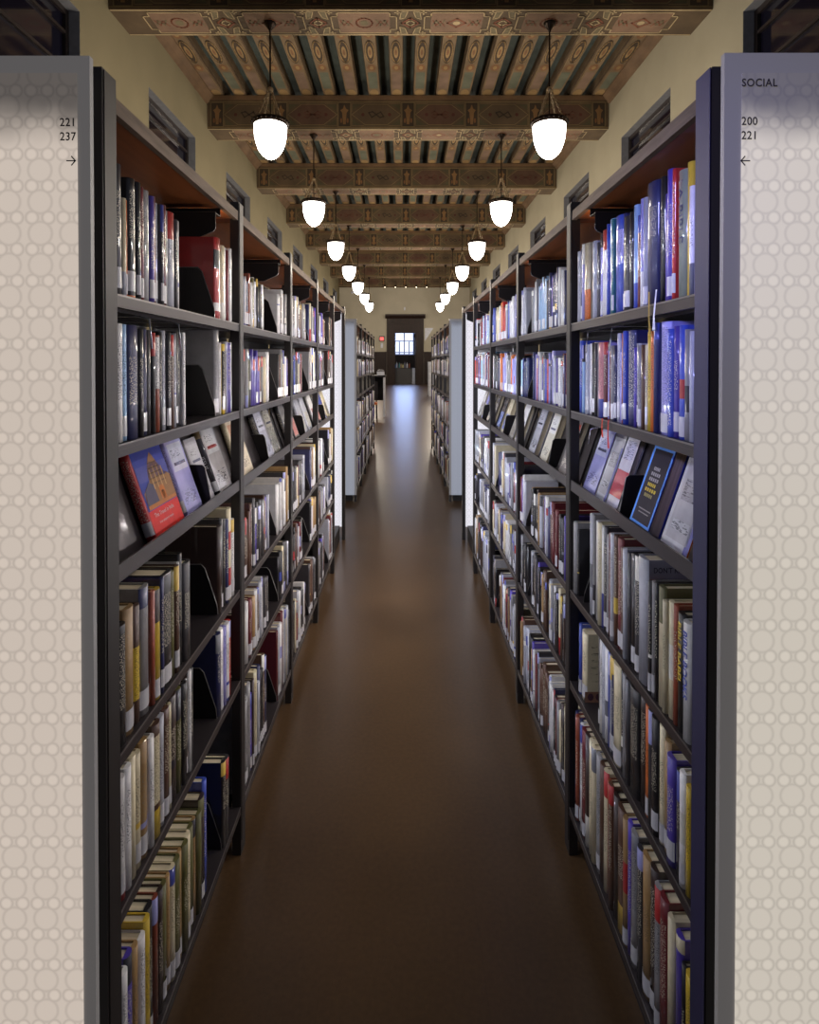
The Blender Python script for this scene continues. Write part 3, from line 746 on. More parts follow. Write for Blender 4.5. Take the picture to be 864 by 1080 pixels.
PAL_L = ['black', 'charcoal', 'white', 'cream', 'brown', 'maroon', 'navy', 'grey', 'silver', 'purple', 'white', 'black', 'olive', 'tan', 'charcoal', 'silver', 'grey', 'rust', 'white', 'blue', 'dark brown']
PAL_R = ['blue', 'lavender', 'navy', 'silver', 'white', 'charcoal', 'grey', 'lavender', 'black', 'maroon', 'pale blue', 'white', 'purple', 'silver', 'navy', 'blue', 'cream', 'grey', 'red', 'orange']  # leans to blue, standing in for blue light the upper right books reflect
PAL_D = ['dark brown', 'black', 'charcoal', 'white', 'brown', 'grey', 'white', 'maroon', 'navy', 'cream', 'silver', 'black', 'charcoal', 'tan', 'silver', 'purple']
MAXH = {0: .245, 1: .262, 3: .30, 4: .275, 5: .36}

rg = random.Random(11)
# explicit near rows, in order from the near upright: (colour, thickness, height[, options])
def seq(rows):
    out = []
    for q in rows:
        if q[0] in ('gap', 'goto'): out.append({q[0]: q[1]}); continue
        kw = q[3] if len(q) > 3 else {}
        it = mk(rg, q[0], q[1], q[2]); it.update(kw); out.append(it)
    return out
OLV = [('olive', .028, .205), ('tan', .017, .205), ('cream', .026, .207), ('olive', .027, .205), ('tan', .018, .205), ('olive', .028, .205), ('cream', .026, .206)]
NEAR = {
 (-1, 0): [('charcoal', .024, .262), ('cream', .016, .20, dict(bands=[(.0, .25, COL['silver'], 1)])), ('orange', .010, .20), ('black', .030, .25, dict(bands=[(0, .02, COL['orange'], 1), (.5, .9, COL['black'], 0)])), ('black', .018, .25), ('maroon', .014, .245), ('grey', .032, .245), ('purple', .020, .24), ('maroon', .016, .245), ('silver', .018, .235), ('charcoal', .014, .235), ('maroon', .022, .24), ('grey', .016, .232), ('silver', .040, .235), ('charcoal', .018, .225), ('white', .012, .225),
           ('goto', 1.806), ('red', .052, .25, dict(bands=[(.62, .85, COL['black'], 1), (.62, .63, COL['black'], 1), (.1, .2, COL['white'], 1)], d=.2)), ('cream', .03, .235), ('white', .022, .235), ('maroon', .02, .23), ('white', .022, .24)],
 (-1, 1): [('white', .026, .24), ('pale blue', .018, .24), ('navy', .048, .24, dict(tagwide=1)), ('black', .020, .235), ('navy', .024, .235), ('charcoal', .02, .235), ('black', .018, .23), ('rust', .022, .225, dict(bands=[(.45, .98, COL['white'], 0)])), ('black', .016, .235), ('silver', .020, .238), ('black', .02, .235), ('brown', .022, .23), ('silver', .014, .235), ('black', .022, .24), ('charcoal', .016, .238), ('white', .014, .24),
           ('goto', 1.806), ('grey', .035, .262, dict(d=.21)), ('white', .02, .225), ('yellow', .018, .222, dict(bands=[(.1, .9, COL['black'], 0)])), ('grey', .022, .23), ('lavender', .02, .23), ('purple', .03, .228), ('white', .022, .23)],
 (-1, 3): [('black', .034, .245, dict(bands=[(.3, .92, COL['black'], 0)])), ('tan', .040, .265), ('brown', .028, .255, dict(bands=[(.2, .65, COL['yellow'], 0)])), ('grey', .042, .282, dict(bands=[(.84, 1, COL['navy'], 1)])), ('rust', .018, .26), ('yellow', .030, .255, dict(bands=[(.7, 1, COL['dark brown'], 1)])), ('navy', .016, .27), ('black', .055, .272), ('olive', .016, .262), ('brown', .022, .268), ('white', .012, .27), ('black', .02, .288), ('charcoal', .045, .255),
           ('goto', 1.821), ('dark brown', .03, .27), ('charcoal', .024, .285), ('black', .02, .278), ('navy', .022, .272), ('cream', .035, .30, dict(bands=[(.15, .35, COL['red'], 1), (.55, .75, COL['red'], 1)])), ('white', .03, .255)],
 (-1, 4): [('white', .026, .25), ('white', .024, .255), ('cream', .022, .26), ('cream', .026, .25), ('tan', .03, .258), ('white', .022, .25), ('brown', .036, .262, dict(bands=[(0, .25, COL['yellow'], 1), (.3, .9, COL['cream'], 0)])), ('silver', .026, .26), ('brown', .026, .262), ('cream', .018, .258), ('dark brown', .036, .265), ('olive', .028, .262), ('black', .024, .262), ('dark brown', .022, .262), ('white', .018, .27), ('charcoal', .016, .268),
           ('goto', 1.806), ('navy', .03, .255, dict(d=.2)), ('white', .03, .255), ('lavender', .02, .25), ('white', .03, .252), ('red', .026, .245)],
 (-1, 5): [('white', .024, .29), ('purple', .028, .30), ('tan', .024, .29), ('white', .026, .285), ('yellow', .024, .30), ('black', .032, .30), ('rust', .022, .295), ('dark brown', .024, .292)] + [(c, t, h+.075) for c, t, h in OLV] + [('olive', .028, .28), ('tan', .02, .28), ('olive', .026, .28), ('dark brown', .036, .30, dict(bands=[(.82, 1, COL['olive'], 1)])), ('blue', .024, .325), ('goto', 1.846), ('black', .03, .27), ('charcoal', .03, .26)],
 (1, 0): [('white', .016, .22), ('yellow', .022, .275), ('sage', .036, .268, dict(d=.19, text='LA BIBLE', bands=[])), ('red', .014, .28), ('purple', .024, .285), ('purple', .026, .24), ('black', .022, .285), ('navy', .060, .285, dict(bands=[(.55, .8, COL['navy'], 0)])), ('silver', .022, .262), ('lavender', .016, .265), ('maroon', .024, .23), ('pale blue', .024, .262, dict(bands=[(0, .25, COL['blue'], 1)])), ('black', .018, .25), ('charcoal', .034, .245), ('navy', .016, .26), ('blue', .050, .262, dict(bands=[(.5, .85, COL['lavender'], 0)])), ('teal', .014, .262), ('pale blue', .036, .268, dict(bands=[(.2, .45, COL['blue'], 0), (.0, .2, COL['teal'], 1), (.5, .9, COL['pale blue'], 0)])), ('blue', .014, .26), ('white', .045, .25), ('lavender', .018, .245), ('charcoal', .022, .225), ('silver', .03, .235), ('gap', .045), ('cream', .050, .245, dict(bands=[(.0, .4, COL['orange'], 0)])), ('lavender', .02, .25), ('navy', .018, .24), ('silver', .03, .235), ('white', .03, .225)],
 (1, 1): [('silver', .018, .225), ('grey', .02, .23), ('blue', .026, .24), ('purple', .02, .24), ('blue', .022, .235, dict(bands=[(.1, .9, COL['blue'], 0)])), ('lavender', .048, .253, dict(bands=[(.12, .95, COL['lavender'], 0)])), ('navy', .020, .253), ('orange', .016, .235), ('yellow', .018, .235), ('cream', .014, .205), ('brown', .02, .205), ('grey', .018, .205), ('silver', .02, .21), ('purple', .014, .20), ('navy', .044, .245, dict(bands=[(.2, .95, COL['navy'], 0)])), ('blue', .018, .245), ('rust', .016, .24), ('lavender', .022, .24), ('silver', .018, .242), ('navy', .016, .21), ('grey', .02, .21), ('maroon', .018, .21), ('lavender', .014, .22), ('maroon', .026, .222), ('pink', .036, .222), ('grey', .016, .22), ('charcoal', .018, .222), ('cream', .02, .225), ('black', .02, .225), ('white', .018, .222), ('silver', .024, .22), ('lavender', .022, .22), ('pale blue', .016, .165), ('charcoal', .012, .22), ('blue', .022, .235), ('gap', .01), ('pale blue', .046, .232, dict(bands=[(.38, .68, COL['blue'], 1)], tagged=False)), ('cream', .022, .23), ('white', .024, .225), ('cream', .022, .225, dict(bands=[(.88, 1, COL['orange'], 1)]))],
 (1, 3): [('white', .034, .245, dict(bands=[], text='BIBLE BOOKS', tcol='blue')), ('black', .028, .25, dict(bands=[], text='BIBLE BABEL', tcol='yellow')), ('rust', .018, .258), ('cream', .024, .256), ('cream', .016, .25), ('olive', .030, .272, dict(bands=[(0, .7, COL['cream'], 1)])), ('black', .014, .272), ('grey', .014, .27), ('black', .014, .265), ('rust', .014, .26), ('silver', .052, .305, dict(bands=[], board='DON\'T KNOW', d=.2)), ('charcoal', .026, .295), ('black', .028, .292), ('charcoal', .02, .285), ('silver', .02, .29), ('brown', .022, .285), ('maroon', .032, .302, dict(d=.2)), ('brown', .022, .302), ('silver', .02, .30), ('maroon', .02, .295), ('grey', .016, .285), ('charcoal', .022, .302), ('white', .014, .30), ('cream', .026, .302), ('white', .030, .30), ('grey', .014, .312), ('silver', .022, .312), ('gap', .13), ('black', .014, .22, dict(pic='head', d=.2)), ('grey', .03, .24)],
 (1, 4): [('yellow', .020, .225), ('white', .022, .24), ('charcoal', .026, .225), ('purple', .034, .235), ('tan', .024, .25), ('cream', .022, .27, dict(board='UND')), ('black', .03, .275), ('charcoal', .022, .272), ('orange', .026, .268), ('dark brown', .03, .275), ('black', .055, .285), ('charcoal', .024, .28), ('grey', .018, .275), ('black', .016, .278), ('cream', .05, .272, dict(d=.19)), ('navy', .016, .272), ('silver', .016, .272), ('blue', .02, .268), ('white', .02, .27), ('silver', .022, .272), ('white', .024, .28), ('charcoal', .016, .275), ('gap', .12), ('cream', .045, .22, dict(pic='card', d=.2)), ('blue', .02, .23)],
 (1, 5): [('yellow', .028, .27), ('black', .014, .27), ('purple', .030, .31, dict(bands=[(.9, 1, COL['cream'], 1)])), ('cream', .026, .32), ('maroon', .036, .335), ('grey', .03, .33), ('dark brown', .034, .345), ('tan', .04, .34), ('charcoal', .03, .33), ('grey', .036, .34), ('purple', .022, .345), ('tan', .026, .335), ('brown', .045, .335), ('dark brown', .03, .34), ('brown', .026, .35), ('rust', .024, .34), ('cream', .03, .35), ('brown', .03, .35), ('grey', .036, .352), ('cream', .03, .355), ('cream', .03, .355), ('dark brown', .03, .355), ('maroon', .032, .35), ('white', .02, .35), ('navy', .022, .35), ('rust', .024, .35), ('navy', .018, .35), ('teal', .022, .35), ('white', .03, .345)],
}
def board_text(it): pass
for s in (-1, 1):
    for k in range(5):
        f = F[s]; ya = Y0+BAY*k+.006; yb = Y0+BAY*(k+1)-POST-.006
        canopy_bracket(s, k, ya+.66)
        for r in (0, 1, 3, 4, 5):
            if k == 0:
                items = seq(NEAR[s, r]); place_row(s, k, r, f, items, ya+(.012 if s < 0 else .022), yb)
                if s < 0: bookend(s, k, r, {0: 1.80, 1: 1.80, 3: 1.815, 4: 1.80, 5: 1.84}[r])
                elif r in (3, 4): bookend(s, k, r, ya+.74 if r == 3 else ya+.73, h=.15)
                continue
            pal = (PAL_R if s > 0 and r < 2 else PAL_L if r < 2 else PAL_D+PAL_L[:6] if s < 0 else PAL_D)
            mh = MAXH[r]; base = rg.uniform(.74, .9)*mh
            items = []; y = 0; L = yb-ya
            if k == 4:
                if s < 0: L = .15
                else: L = .15
                base *= .9
            ga, gb = (rg.uniform(.38, .5)*L, rg.uniform(.66, .74)*L) if s < 0 else (rg.uniform(.62, .74)*L, rg.uniform(.8, .86)*L)
            if s > 0 and rg.random() < .35 or k == 4: ga, gb = 9, 9
            plate = False
            while y < L:
                if y > ga and not plate:
                    items.append(dict(gap=max(.0, gb-y+.006))); plate = True
                    if k < 4: bookend(s, k, r, ya+gb)
                    y = gb+.006; continue
                run = rg.random() < .12
                cn = rg.choice(pal)
                for _ in range(rg.randint(3, 5) if run else 1):
                    it = mk(rg, cn, rg.uniform(.012, .032), min(mh, base*rg.uniform(.86, 1.08)))
                    if s < 0 and plate: it['h'] = min(mh, it['h']*1.05)
                    if k == 4: it['inset'] = .14
                    items.append(it); y += it['t']+.0012
            place_row(s, k, r, f, items, ya, ya+min(L, yb-ya))
    for k in range(5):     # the far run
        f = .572; ya = 7.33+BAY*k+.006; yb = ya+BAY-POST-.012
        for r in (0, 1, 3, 4, 5):
            items = []; y = 0; base = rg.uniform(.78, .9)*MAXH[r]
            while y < yb-ya:
                it = mk(rg, rg.choice(PAL_D+['white', 'white', 'silver', 'blue', 'rust', 'cream']), rg.uniform(.02, .045), min(MAXH[r], base*rg.uniform(.85, 1.08)))
                items.append(it); y += it['t']+.001
                if rg.random() < .04: items.append(dict(gap=.15)); y += .15
            place_row(s, 5+k, r, f, items, ya, yb)

ORD = ['first', 'second', 'third', 'fourth', 'fifth', 'sixth', 'seventh', 'eighth', 'ninth', 'tenth', 'eleventh', 'twelfth', 'thirteenth', 'fourteenth', 'fifteenth', 'sixteenth', 'seventeenth', 'eighteenth', 'nineteenth', 'twentieth', 'twenty-first', 'twenty-second', 'twenty-third', 'twenty-fourth', 'twenty-fifth', 'twenty-sixth', 'twenty-seventh', 'twenty-eighth', 'twenty-ninth', 'thirtieth', 'thirty-first', 'thirty-second', 'thirty-third', 'thirty-fourth', 'thirty-fifth', 'thirty-sixth', 'thirty-seventh', 'thirty-eighth', 'thirty-ninth', 'fortieth', 'forty-first', 'forty-second', 'forty-third', 'forty-fourth', 'forty-fifth', 'forty-sixth', 'forty-seventh', 'forty-eighth', 'forty-ninth', 'fiftieth']
NDISP = 16
for it in BOOKS: it['area'] = it['t']*it['h']*it['f']/it['y']**3
BOOKS.sort(key=lambda q: -q['area'])
near_books, far_books = BOOKS[:300-NDISP], BOOKS[300-NDISP:]

def book_frame(it):
    s = it['s']; x = s*(it['f']+it['inset']); zz = z(ROWS[it['r']])+.0006
    if s > 0: return Matrix.Translation((x, it['y'], zz))
    return Matrix.Translation((x, it['y']+it['t'], zz)) @ Matrix.Rotation(math.pi, 4, 'Z')

def wrap(o, t):
    bulge = min(.36*t, .010)
    for v in o.data.vertices:
        p = o.matrix_basis @ v.co; q = max(-1, min(1, 2*p.y/t-1))
        p.x = bulge*(1-math.sqrt(1-q*q))-.0009; v.co = p
    o.matrix_basis = Matrix.Identity(4)
def lettering_on_spine(o, it, body, cname):
    h, t = it['h'], it['t']
    n = len(body)
    size = t*.66
    m = bpy.data.materials.get('ink_'+cname)
    if not m: m = simple('ink_'+cname, COL[cname], .4); m.name = 'ink_'+cname
    # reads downwards along the spine; the spine faces -x in the book's own frame
    q = text_obj('title_lettering', body, size, m, o, frame((0, 0, -1), (0, -1, 0), (-1, 0, 0), (-.0012, t*.70, h*.93)), 'LEFT', h*.66/(n*size*.62), 1.0, .0003)
    wrap(q, t)

for it in near_books:
    t, h, d = it['t'], it['h'], it['d']; r = it['r']; upper = r < 2
    b = MB(); cover_mesh(b, t, h, d, it['col'], it['bands'])
    if upper: pages(b, t, h, d, 1)
    o = b.build('book', [M['cover'], M['paper']]); o.matrix_world = book_frame(it)
    if not upper:
        q = MB(); pages(q, t, h, d); q.build('page_block', M['paper'], o)
    if it['tagged']:
        q = MB(); z0 = .006+.004*((it['n']*5) % 3); spine_tag(q, t, z0, z0+(.05 if 'tagwide' in it else .042)); tg = q.build('spine_tag', M['tag'], o)
    if it.get('text'): lettering_on_spine(o, it, it['text'], it.get('tcol', 'navy'))
    if it.get('board'):   # printed near board, read from the aisle end
        yb_ = -.0008 if it['s'] > 0 else t+.0008
        text_obj('title_lettering', it['board'], .0175 if it['board'] != 'UND' else .024, M['ink'] if it['board'] != 'UND' else M['orange_ink'], o, frame((1, 0, 0), (0, 0, 1), (0, -1, 0), (.020, yb_, h-.030)), 'LEFT', .8, 1.05, .0002)
    if it.get('pic'):
        q = MB(); fn = lambda a, c: (a, -.0008, c)
        fn2 = lambda a, c: (a, -.0014, c)
        if it['pic'] == 'head':
            q.fill([(.012, .02), (.07, .02), (.085, .07), (.08, .12), (.05, .15), (.012, .15)], fn, 0, lin((222, 218, 210)))
            q.fill([(.03, .035), (.1, .035), (.1, .08), (.06, .07)], fn2, 0, lin((60, 70, 130)))
        else:
            q.fill([(.0, .0), (d, .0), (d, .035), (.0, .035)], fn, 0, lin((150, 110, 90)))
            for i in range(7): q.fill(ell(.018+i*.026, .018, .010, .012, 8), fn2, 0, lin((90, 60, 70)))
            for i, w_ in enumerate((.05, .07, .06, .08, .05, .06)): q.fill([(.02, .175-.022*i), (.02+w_, .175-.022*i), (.02+w_, .182-.022*i), (.02, .182-.022*i)], fn, 0, (*lin((212, 198, 164)), 0))
        q.build('cover_picture', M['print'], o)
    w = 'thin' if t < .021 else 'thick' if t > .033 else 'medium'
    tg = ' with white spine tag' if it['tagged'] else ''
    bn = BAYN[it['k']]
    extra = f' lettered {it["text"]}' if it.get('text') else ''
    tag(o, f'{w} {it["name"]} book{tg if not extra else extra}, {ORD[it["n"]-1]} along {ROWN[r]} of {bn} {SIDE[it["s"]]} bookcase', 'book', f'books on the {ROWN[r]} of the {bn} {SIDE[it["s"]]} bookcase')

b = MB()
white = (*lin((222, 220, 222)), 1); pap = (*lin((205, 190, 160)), 1)
for it in far_books:
    tf = book_frame(it); t, h, d = it['t'], it['h'], it['d']
    far = it['y'] > 5
    cover_mesh(b, t, h, d, it['col'], [] if far and it['k'] > 7 else it['bands'][:2], 3 if not far else 2, tf=tf)
    pages(b, t, h, d, 1, tf)
    if it['tagged']: spine_tag(b, t, .008, .05, 2, tf)
tag(b.build('distant_books', [M['cover'], M['paper'], M['tag']]), 'rows of further books filling the more distant bookcases', 'books', kind='stuff')

# display books --------------------------------------------------------------
def disp(s, y, w, h, t, name, label, paint, jacket=False, spine=None, u=None, k=0):
    """face-out book leaning on the slanted shelf; y is its near end"""
    f = F[s]; pu = .044
    ax = Vector((0, 1 if s < 0 else -1, 0)); az = Vector((s*math.sin(PHI), 0, math.cos(PHI))); ay = az.cross(ax)
    yo = y if s < 0 else y+w
    loc = Vector((s*(f+pu), yo, z(-.4235))) - ay*(t+.0015) + az*.0025
    lo = loc+Vector((0, 0, .0))
    b = MB(); cover_mesh(b, t, h, w, COL[name], spine or [(.25, .85, COL[name], 0)])
    o = b.build('book', [M['jacket'] if jacket else M['cover']]); o.matrix_world = frame(ax, ay, az, lo)
    q = MB(); pages(q, t, h, w); q.build('page_block', M['paper'], o)
    q = MB(); fn = lambda a, c: (a*w, -.0006, c*h); fn2 = lambda a, c: (a*w, -.0012, c*h); fn3 = lambda a, c: (a*w, -.0018, c*h)
    paint(q, fn, fn2, fn3); q.build('cover_picture', M['jacket'] if jacket else M['print'], o)
    q = MB(); spine_tag(q, t, .012, .045); q.build('spine_tag', M['tag'], o)
    tag(o, label, 'book', f'face-out books on the {BAYN[k]} {SIDE[s]} display shelf')
    return o
def rect(a, c, e, g): return [(a, c), (e, c), (e, g), (a, g)]
def p_red(q, fn, fn2, fn3):
    q.fill(rect(.06, .30, 1, 1), fn, 0, lin((38, 50, 142))); q.fill(rect(.06, .0, 1, .30), fn, 0, lin((200, 20, 12)))
    q.fill(rect(.06, .62, 1, .80), fn2, 0, lin((66, 70, 146)))
    q.fill([(.10, .31), (1, .31), (1, .60), (.86, .66), (.8, .72), (.72, .80), (.66, .88), (.6, .93), (.53, .88), (.44, .80), (.36, .72), (.34, .60), (.2, .55), (.1, .5)], fn2, 0, lin((138, 96, 56)))
    for i in range(5): q.fill(rect(.36+.02*i, .56+.06*i, .84-.035*i, .575+.06*i), fn3, 0, lin((92, 60, 36)))
    for xx in (.42, .54, .66, .78): q.fill(rect(xx, .50, xx+.03, .78-.25*abs(xx-.6)), fn3, 0, lin((184, 142, 90)))
    q.fill(rect(.54, .36, .70, .52), fn3, 0, lin((184, 100, 30))); q.fill(rect(.58, .36, .66, .46), fn3, 0, lin((50, 34, 30)))
    q.fill([(.1, .36), (.44, .36), (.42, .56), (.3, .6), (.14, .52)], fn3, 0, lin((70, 64, 88)))
    q.fill(rect(.1, .31, .98, .355), fn3, 0, lin((176, 104, 44)))
o = disp(-1, 1.378, .185, .216, .026, 'red', 'red paperback with a sandstone temple tower under blue sky, on left display shelf', p_red, spine=[(.22, .92, (176, 36, 34), 0)])
wt = M['tag']
text_obj('title_lettering', 'The Travel in India', .015, wt, o, frame((1, 0, 0), (0, 0, 1), (0, -1, 0), (.03, -.0024, .046)), 'LEFT', 1)
text_obj('title_lettering', 'from temple to temple', .009, wt, o, frame((1, 0, 0), (0, 0, 1), (0, -1, 0), (.045, -.0024, .028)), 'LEFT', 1)
def p_pale(c1, c2, c3=(90, 90, 110)):
    def p(q, fn, fn2, fn3):
        q.fill(rect(.05, .0, 1, 1), fn, 0, lin(c1)); q.fill(rect(.12, .55, .92, .9), fn2, 0, (*lin(c2), 1)); q.fill(rect(.2, .62, .85, .66), fn3, 0, lin(c3)); q.fill(rect(.2, .72, .7, .82), fn3, 0, (*lin(c2), 0))
        q.fill(rect(.15, .12, .85, .3), fn2, 0, (*lin(c1), 0))
    return p
disp(-1, 1.60, .12, .225, .02, 'lavender', 'pale violet jacketed book standing behind the black bookend, left display shelf', p_pale((160, 156, 208), (196, 196, 214)), True)
disp(-1, 1.755, .10, .20, .012, 'grey', 'plain pale grey book just past the black bookend, left display shelf', p_pale((168, 164, 170), (180, 178, 182)))
o = disp(-1, 1.862, .14, .235, .026, 'charcoal', 'silver jacketed book lettered JESUS on its dark spine, left display shelf', p_pale((176, 170, 170), (206, 204, 206), (150, 60, 60)), True, spine=[(.8, 1, (150, 126, 90), 1)])
wrap(text_obj('title_lettering', 'JESUS', .018, wt, o, frame((0, 0, -1), (0, -1, 0), (-1, 0, 0), (-.001, .019, .13)), 'LEFT', 1), .026)
display_bookend(-1, 0, 1.742, 0)
# right display shelf
def p_blue(q, fn, fn2, fn3):
    q.fill(rect(0, 0, 1, 1), fn, 0, lin((92, 146, 226))); q.fill(rect(.1, .07, .94, .95), fn2, 0, lin((38, 32, 44)))
    for i, (c, a, e) in enumerate((((150, 145, 150), .35, .65), ((150, 145, 150), .3, .75), ((150, 145, 150), .28, .75), ((190, 165, 60), .3, .7), ((190, 165, 60), .25, .8), ((150, 140, 90), .3, .7))):
        zz = .70-.065*i
        for j in range(5): q.fill(rect(a+(e-a)*j/5, zz, a+(e-a)*(j+.72)/5, zz+.04), fn3, 0, lin(c))
    q.fill(rect(.25, .22, .85, .235), fn3, 0, lin((130, 125, 125))); q.fill(rect(.3, .18, .8, .193), fn3, 0, lin((130, 125, 125)))
def p_silver(q, fn, fn2, fn3):
    q.fill(rect(0, 0, 1, 1), fn, 0, lin((190, 188, 194))); q.fill(rect(.1, .1, .9, .9), fn2, 0, lin((172, 169, 172))); q.fill(rect(.2, .5, .8, .72), fn3, 0, (*lin((150, 147, 152)), 0)); q.fill(rect(.2, .2, .8, .3), fn3, 0, (*lin((188, 186, 190)), 0)); q.fill(rect(.0, .93, 1, 1), fn2, 0, lin((110, 106, 118)))
    q.fill(rect(.84, .0, 1, .8), fn2, 0, lin((120, 120, 176)))
def p_redwhite(q, fn, fn2, fn3):
    q.fill(rect(0, 0, 1, 1), fn, 0, lin((196, 192, 206))); q.fill(rect(.0, .15, 1, .5), fn2, 0, lin((178, 52, 72))); q.fill(rect(.15, .65, .85, .9), fn2, 0, (*lin((190, 188, 214)), 0))
disp(1, 1.165, .06, .20, .014, 'white', 'white pamphlet at the near end of the right display shelf', p_pale((216, 214, 218), (200, 200, 206)))
disp(1, 1.242, .125, .225, .022, 'orange', 'silver plastic-wrapped book with an orange board, right display shelf', p_silver, True)
disp(1, 1.415, .115, .215, .033, 'blue', 'dark book with a bright blue border and grey page edges, right display shelf', p_blue)
disp(1, 1.66, .085, .225, .018, 'grey', 'white jacketed book with a red band behind the bookend, right display shelf', p_redwhite, True)
disp(1, 1.755, .085, .215, .018, 'silver', 'silver jacketed book beside the red banded one, right display shelf', p_silver, True)
disp(1, 1.855, .12, .225, .018, 'lavender', 'lavender jacketed book at the far end of the right display shelf', p_pale((160, 158, 206), (186, 186, 214)), True)
display_bookend(1, 0, 1.585, 0)
# second bays
disp(-1, 2.15, .16, .22, .02, 'cream', 'cream paperback with a pale picture, first on second left display shelf', p_pale((206, 192, 168), (196, 150, 120)))
disp(-1, 2.52, .13, .23, .028, 'charcoal', 'silver jacketed book with a dark spine, second left display shelf', p_pale((170, 168, 182), (200, 200, 214)), True, k=1)
disp(-1, 2.70, .13, .23, .02, 'grey', 'grey jacketed book near the far end, second left display shelf', p_pale((150, 148, 140), (176, 172, 160)), True, k=1)
display_bookend(-1, 1, 2.50, 0)
disp(1, 2.16, .10, .22, .026, 'charcoal', 'rust and charcoal book at the near end, second right display shelf', p_pale((120, 112, 110), (178, 70, 48)), k=1)
disp(1, 2.45, .12, .225, .026, 'cream', 'cream book with thick pale page edges, second right display shelf', p_pale((190, 184, 168), (206, 204, 200)), k=1)
disp(1, 2.68, .12, .225, .026, 'silver', 'silver book with thick page edges at far end, second right display shelf', p_pale((176, 176, 186), (206, 204, 214)), True, k=1)
display_bookend(1, 1, 2.36, 0)
# smaller display pieces in the third and fourth bays go with the mass of further books
b = MB()
for s in (-1, 1):
    for k in (2, 3):
        ya = Y0+BAY*k; display_bookend(s, k, ya+.44, 0)
        for y, w in ((.05, .13), (.22, .12), (.5, .12), (.68, .13)):
            t, h = .024, .215
            ax = Vector((0, 1 if s < 0 else -1, 0)); az = Vector((s*math.sin(PHI), 0, math.cos(PHI))); ay = az.cross(ax)
            loc = Vector((s*(F[s]+.044), ya+y if s < 0 else ya+y+w, z(-.4235))) - ay*(t+.0015) + az*.0025
            tf = frame(ax, ay, az, loc); cn = rg.choice(['silver', 'cream', 'grey', 'lavender', 'white', 'charcoal', 'blue'])
            cover_mesh(b, t, h, w, COL[cn], [(.3, .8, COL[cn], 0)], 3, tf=tf); pages(b, t, h, w, 1, tf)
            n0 = len(b.v); q = rect(.1*w, .1*h, .9*w, .55*h); b.poly([tf @ Vector((p[0], -.0008, p[1])) for p in q], 0, (*lin(rg.choice([(60, 90, 170), (170, 60, 60), (200, 196, 186), (110, 104, 100)])), 0))
tag(b.build('distant_display_books', [M['cover'], M['paper']]), 'face-out books leaning on the more distant display shelves', 'books', kind='stuff')

# wire supports, ribbons ------------------------------------------------------
wires = []; drop_names = ['nearer of two', 'farther of two', 'near the middle', 'by the far upright', 'at far end']
wire_support(-1, 0, 0, 1.30); wire_support(-1, 0, 0, 1.47)
wire_support(1, 0, 0, 1.62); wire_support(1, 0, 0, 1.83); wire_support(1, 0, 1, 1.80, .05)
def ribbon(s, y, zt, L, col, label, sway=.0):
    f = F[s]; b = MB(); c = lin(col); w = .004
    P = [(f-.003, zt+(.03 if sway else .004)), (f-.004, zt), (f-.005, zt-L*.5), (f-.003, zt-L)]
    for i in range(3):
        (x0, z0), (x1, z1) = P[i], P[i+1]; y0 = y+sway*i/3; y1 = y+sway*(i+1)/3; wa = w*(1 if i < 2 else 1); wb = w*(1 if i < 1 else 1.9 if i == 2 else 1.1)
        b.poly([(s*x0, y0-wa, z0), (s*x0, y0+wa, z0), (s*x1, y1+wb, z1), (s*x1, y1-wb, z1)], 0, c)
    tag(b.build('ribbon_bookmark', M['print']), label, 'bookmark', 'ribbon bookmarks hanging from the shelves')
ribbon(1, 1.335, z(.138), .06, (222, 222, 232), 'white ribbon bookmark hanging from the top shelf of nearest right bookcase', .012)
ribbon(1, 1.375, z(.138), .07, (150, 122, 50), 'gold ribbon bookmark hanging from the top shelf of nearest right bookcase', -.008)
ribbon(1, 1.69, z(-.159), .05, (200, 60, 40), 'short orange ribbon bookmark under the second shelf of nearest right bookcase', 0)
ribbon(1, 1.64, z(-.159), .075, (190, 50, 45), 'long red ribbon bookmark under the second shelf of nearest right bookcase', 0)

# ------------------------------------------------------------------ light
def lamp(kind, loc, power, col=(1, 1, 1), size=.02, target=None, angle=150, blend=.6, sy=None):
    l = bpy.data.lights.new('lamp', kind); l.energy = power; l.color = col
    if kind == 'AREA':
        l.shape = 'RECTANGLE'; l.size = size; l.size_y = sy or size
    else: l.shadow_soft_size = size
    if kind == 'SPOT': l.spot_size = math.radians(angle); l.spot_blend = blend
    o = bpy.data.objects.new('lamp', l); C.objects.link(o); o.location = loc
    if target is not None:
        o.rotation_euler = (Vector(target)-Vector(loc)).to_track_quat('-Z', 'Y').to_euler()
    return o
WARM, COOL = (1, .86, .70), (.90, .93, 1)
for k in range(5):  # added unseen spots lighting the opposite books and putting glints on spines
    ym = Y0+BAY*k+.43
    for s in (-1, 1):
        f = F[s]; X = s*(f-.03)
        for zz, p in ((.47, 14), (-.20, 10), (-.83, 8)):
            lamp('SPOT', (X, ym+.1*s, z(zz)), p*(1, 1.25, 1.6, 2.0, 1.4)[k]*(.42 if zz < -.5 and k == 0 else 1), (1, .94, .90) if s > 0 else (.82, .86, 1), .012, (-s*.6, ym+.25, z(zz-.12)), 150, .5)
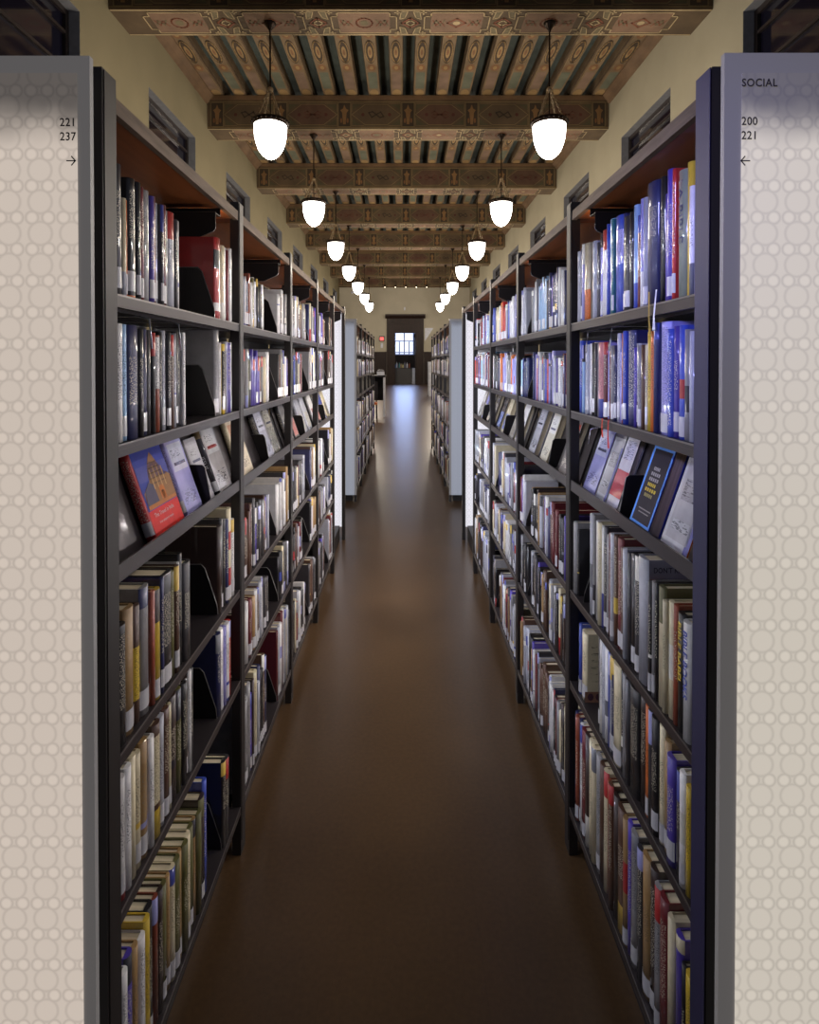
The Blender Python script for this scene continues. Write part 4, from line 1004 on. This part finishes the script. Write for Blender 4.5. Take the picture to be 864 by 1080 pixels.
for k in range(5):  # added unseen spots for the far run as well
    ym = 7.33+BAY*k+.43
    for s in (-1, 1):
        lamp('SPOT', (s*.54, ym, z(.2)), 9, (1, .95, .95), .02, (-s*.6, ym+.2, z(-.2)), 155, .5)
        lamp('SPOT', (s*.54, ym, z(-.7)), 5, (1, .95, .95), .02, (-s*.6, ym+.2, z(-.8)), 150, .5)
for s in (-1, 1):       # added unseen lamps to brighten the canopy undersides
    for k in range(5):
        lamp('SPOT', (s*(F[s]+.10), Y0+BAY*k+.72, z(.41)), 1.3, (1, .66, .40), .02, (s*(F[s]+.12), Y0+BAY*k+.70, z(.6)), 160, .8)
for k in range(7):      # light given off above and around the pendants
    for s in (-1, 1):
        lamp('POINT', (.13+s*2.6, 11.07+5.37*k, z(3.5)), 220, WARM, .28)
lamp('AREA', (.13, 53.2, z(1.9)), 110, (.38, .53, 1), 1.7, (.2, 40, 0.0), sy=1.9)

lamp('SPOT', (-1.9, -1.1, z(1.3)), 520, (.36, .37, 1), .3, (.58, 1.2, z(.28)), 17, 1)   # added blue spot tinting the right near upright, no window there
w = bpy.data.worlds.new('world'); bpy.context.scene.world = w; w.use_nodes = True
w.node_tree.nodes['Background'].inputs[0].default_value = (.55, .58, .75, 1)
w.node_tree.nodes['Background'].inputs[1].default_value = .14

# ------------------------------------------------------------------ camera
cam = bpy.data.cameras.new('camera'); co = bpy.data.objects.new('camera', cam); C.objects.link(co)
PITCH = math.radians(.75)
co.location = (0, 0, ZC); co.rotation_euler = (math.pi/2-PITCH, 0, 0)
cam.sensor_fit = 'HORIZONTAL'; cam.sensor_width = 36; cam.lens = FPX/864*36
py = 384+FPX*math.tan(PITCH)
W_ = 864.0
cam.shift_x = (432-425)/max(864, 864); cam.shift_y = -(540-py)/W_
cam.clip_start = .05; cam.clip_end = 200
sc = bpy.context.scene; sc.camera = co
sc.view_settings.view_transform = 'Standard'; sc.view_settings.look = 'None'; sc.view_settings.exposure = 0
sc.cycles.use_denoising = True
sc.cycles.sample_clamp_indirect = 4
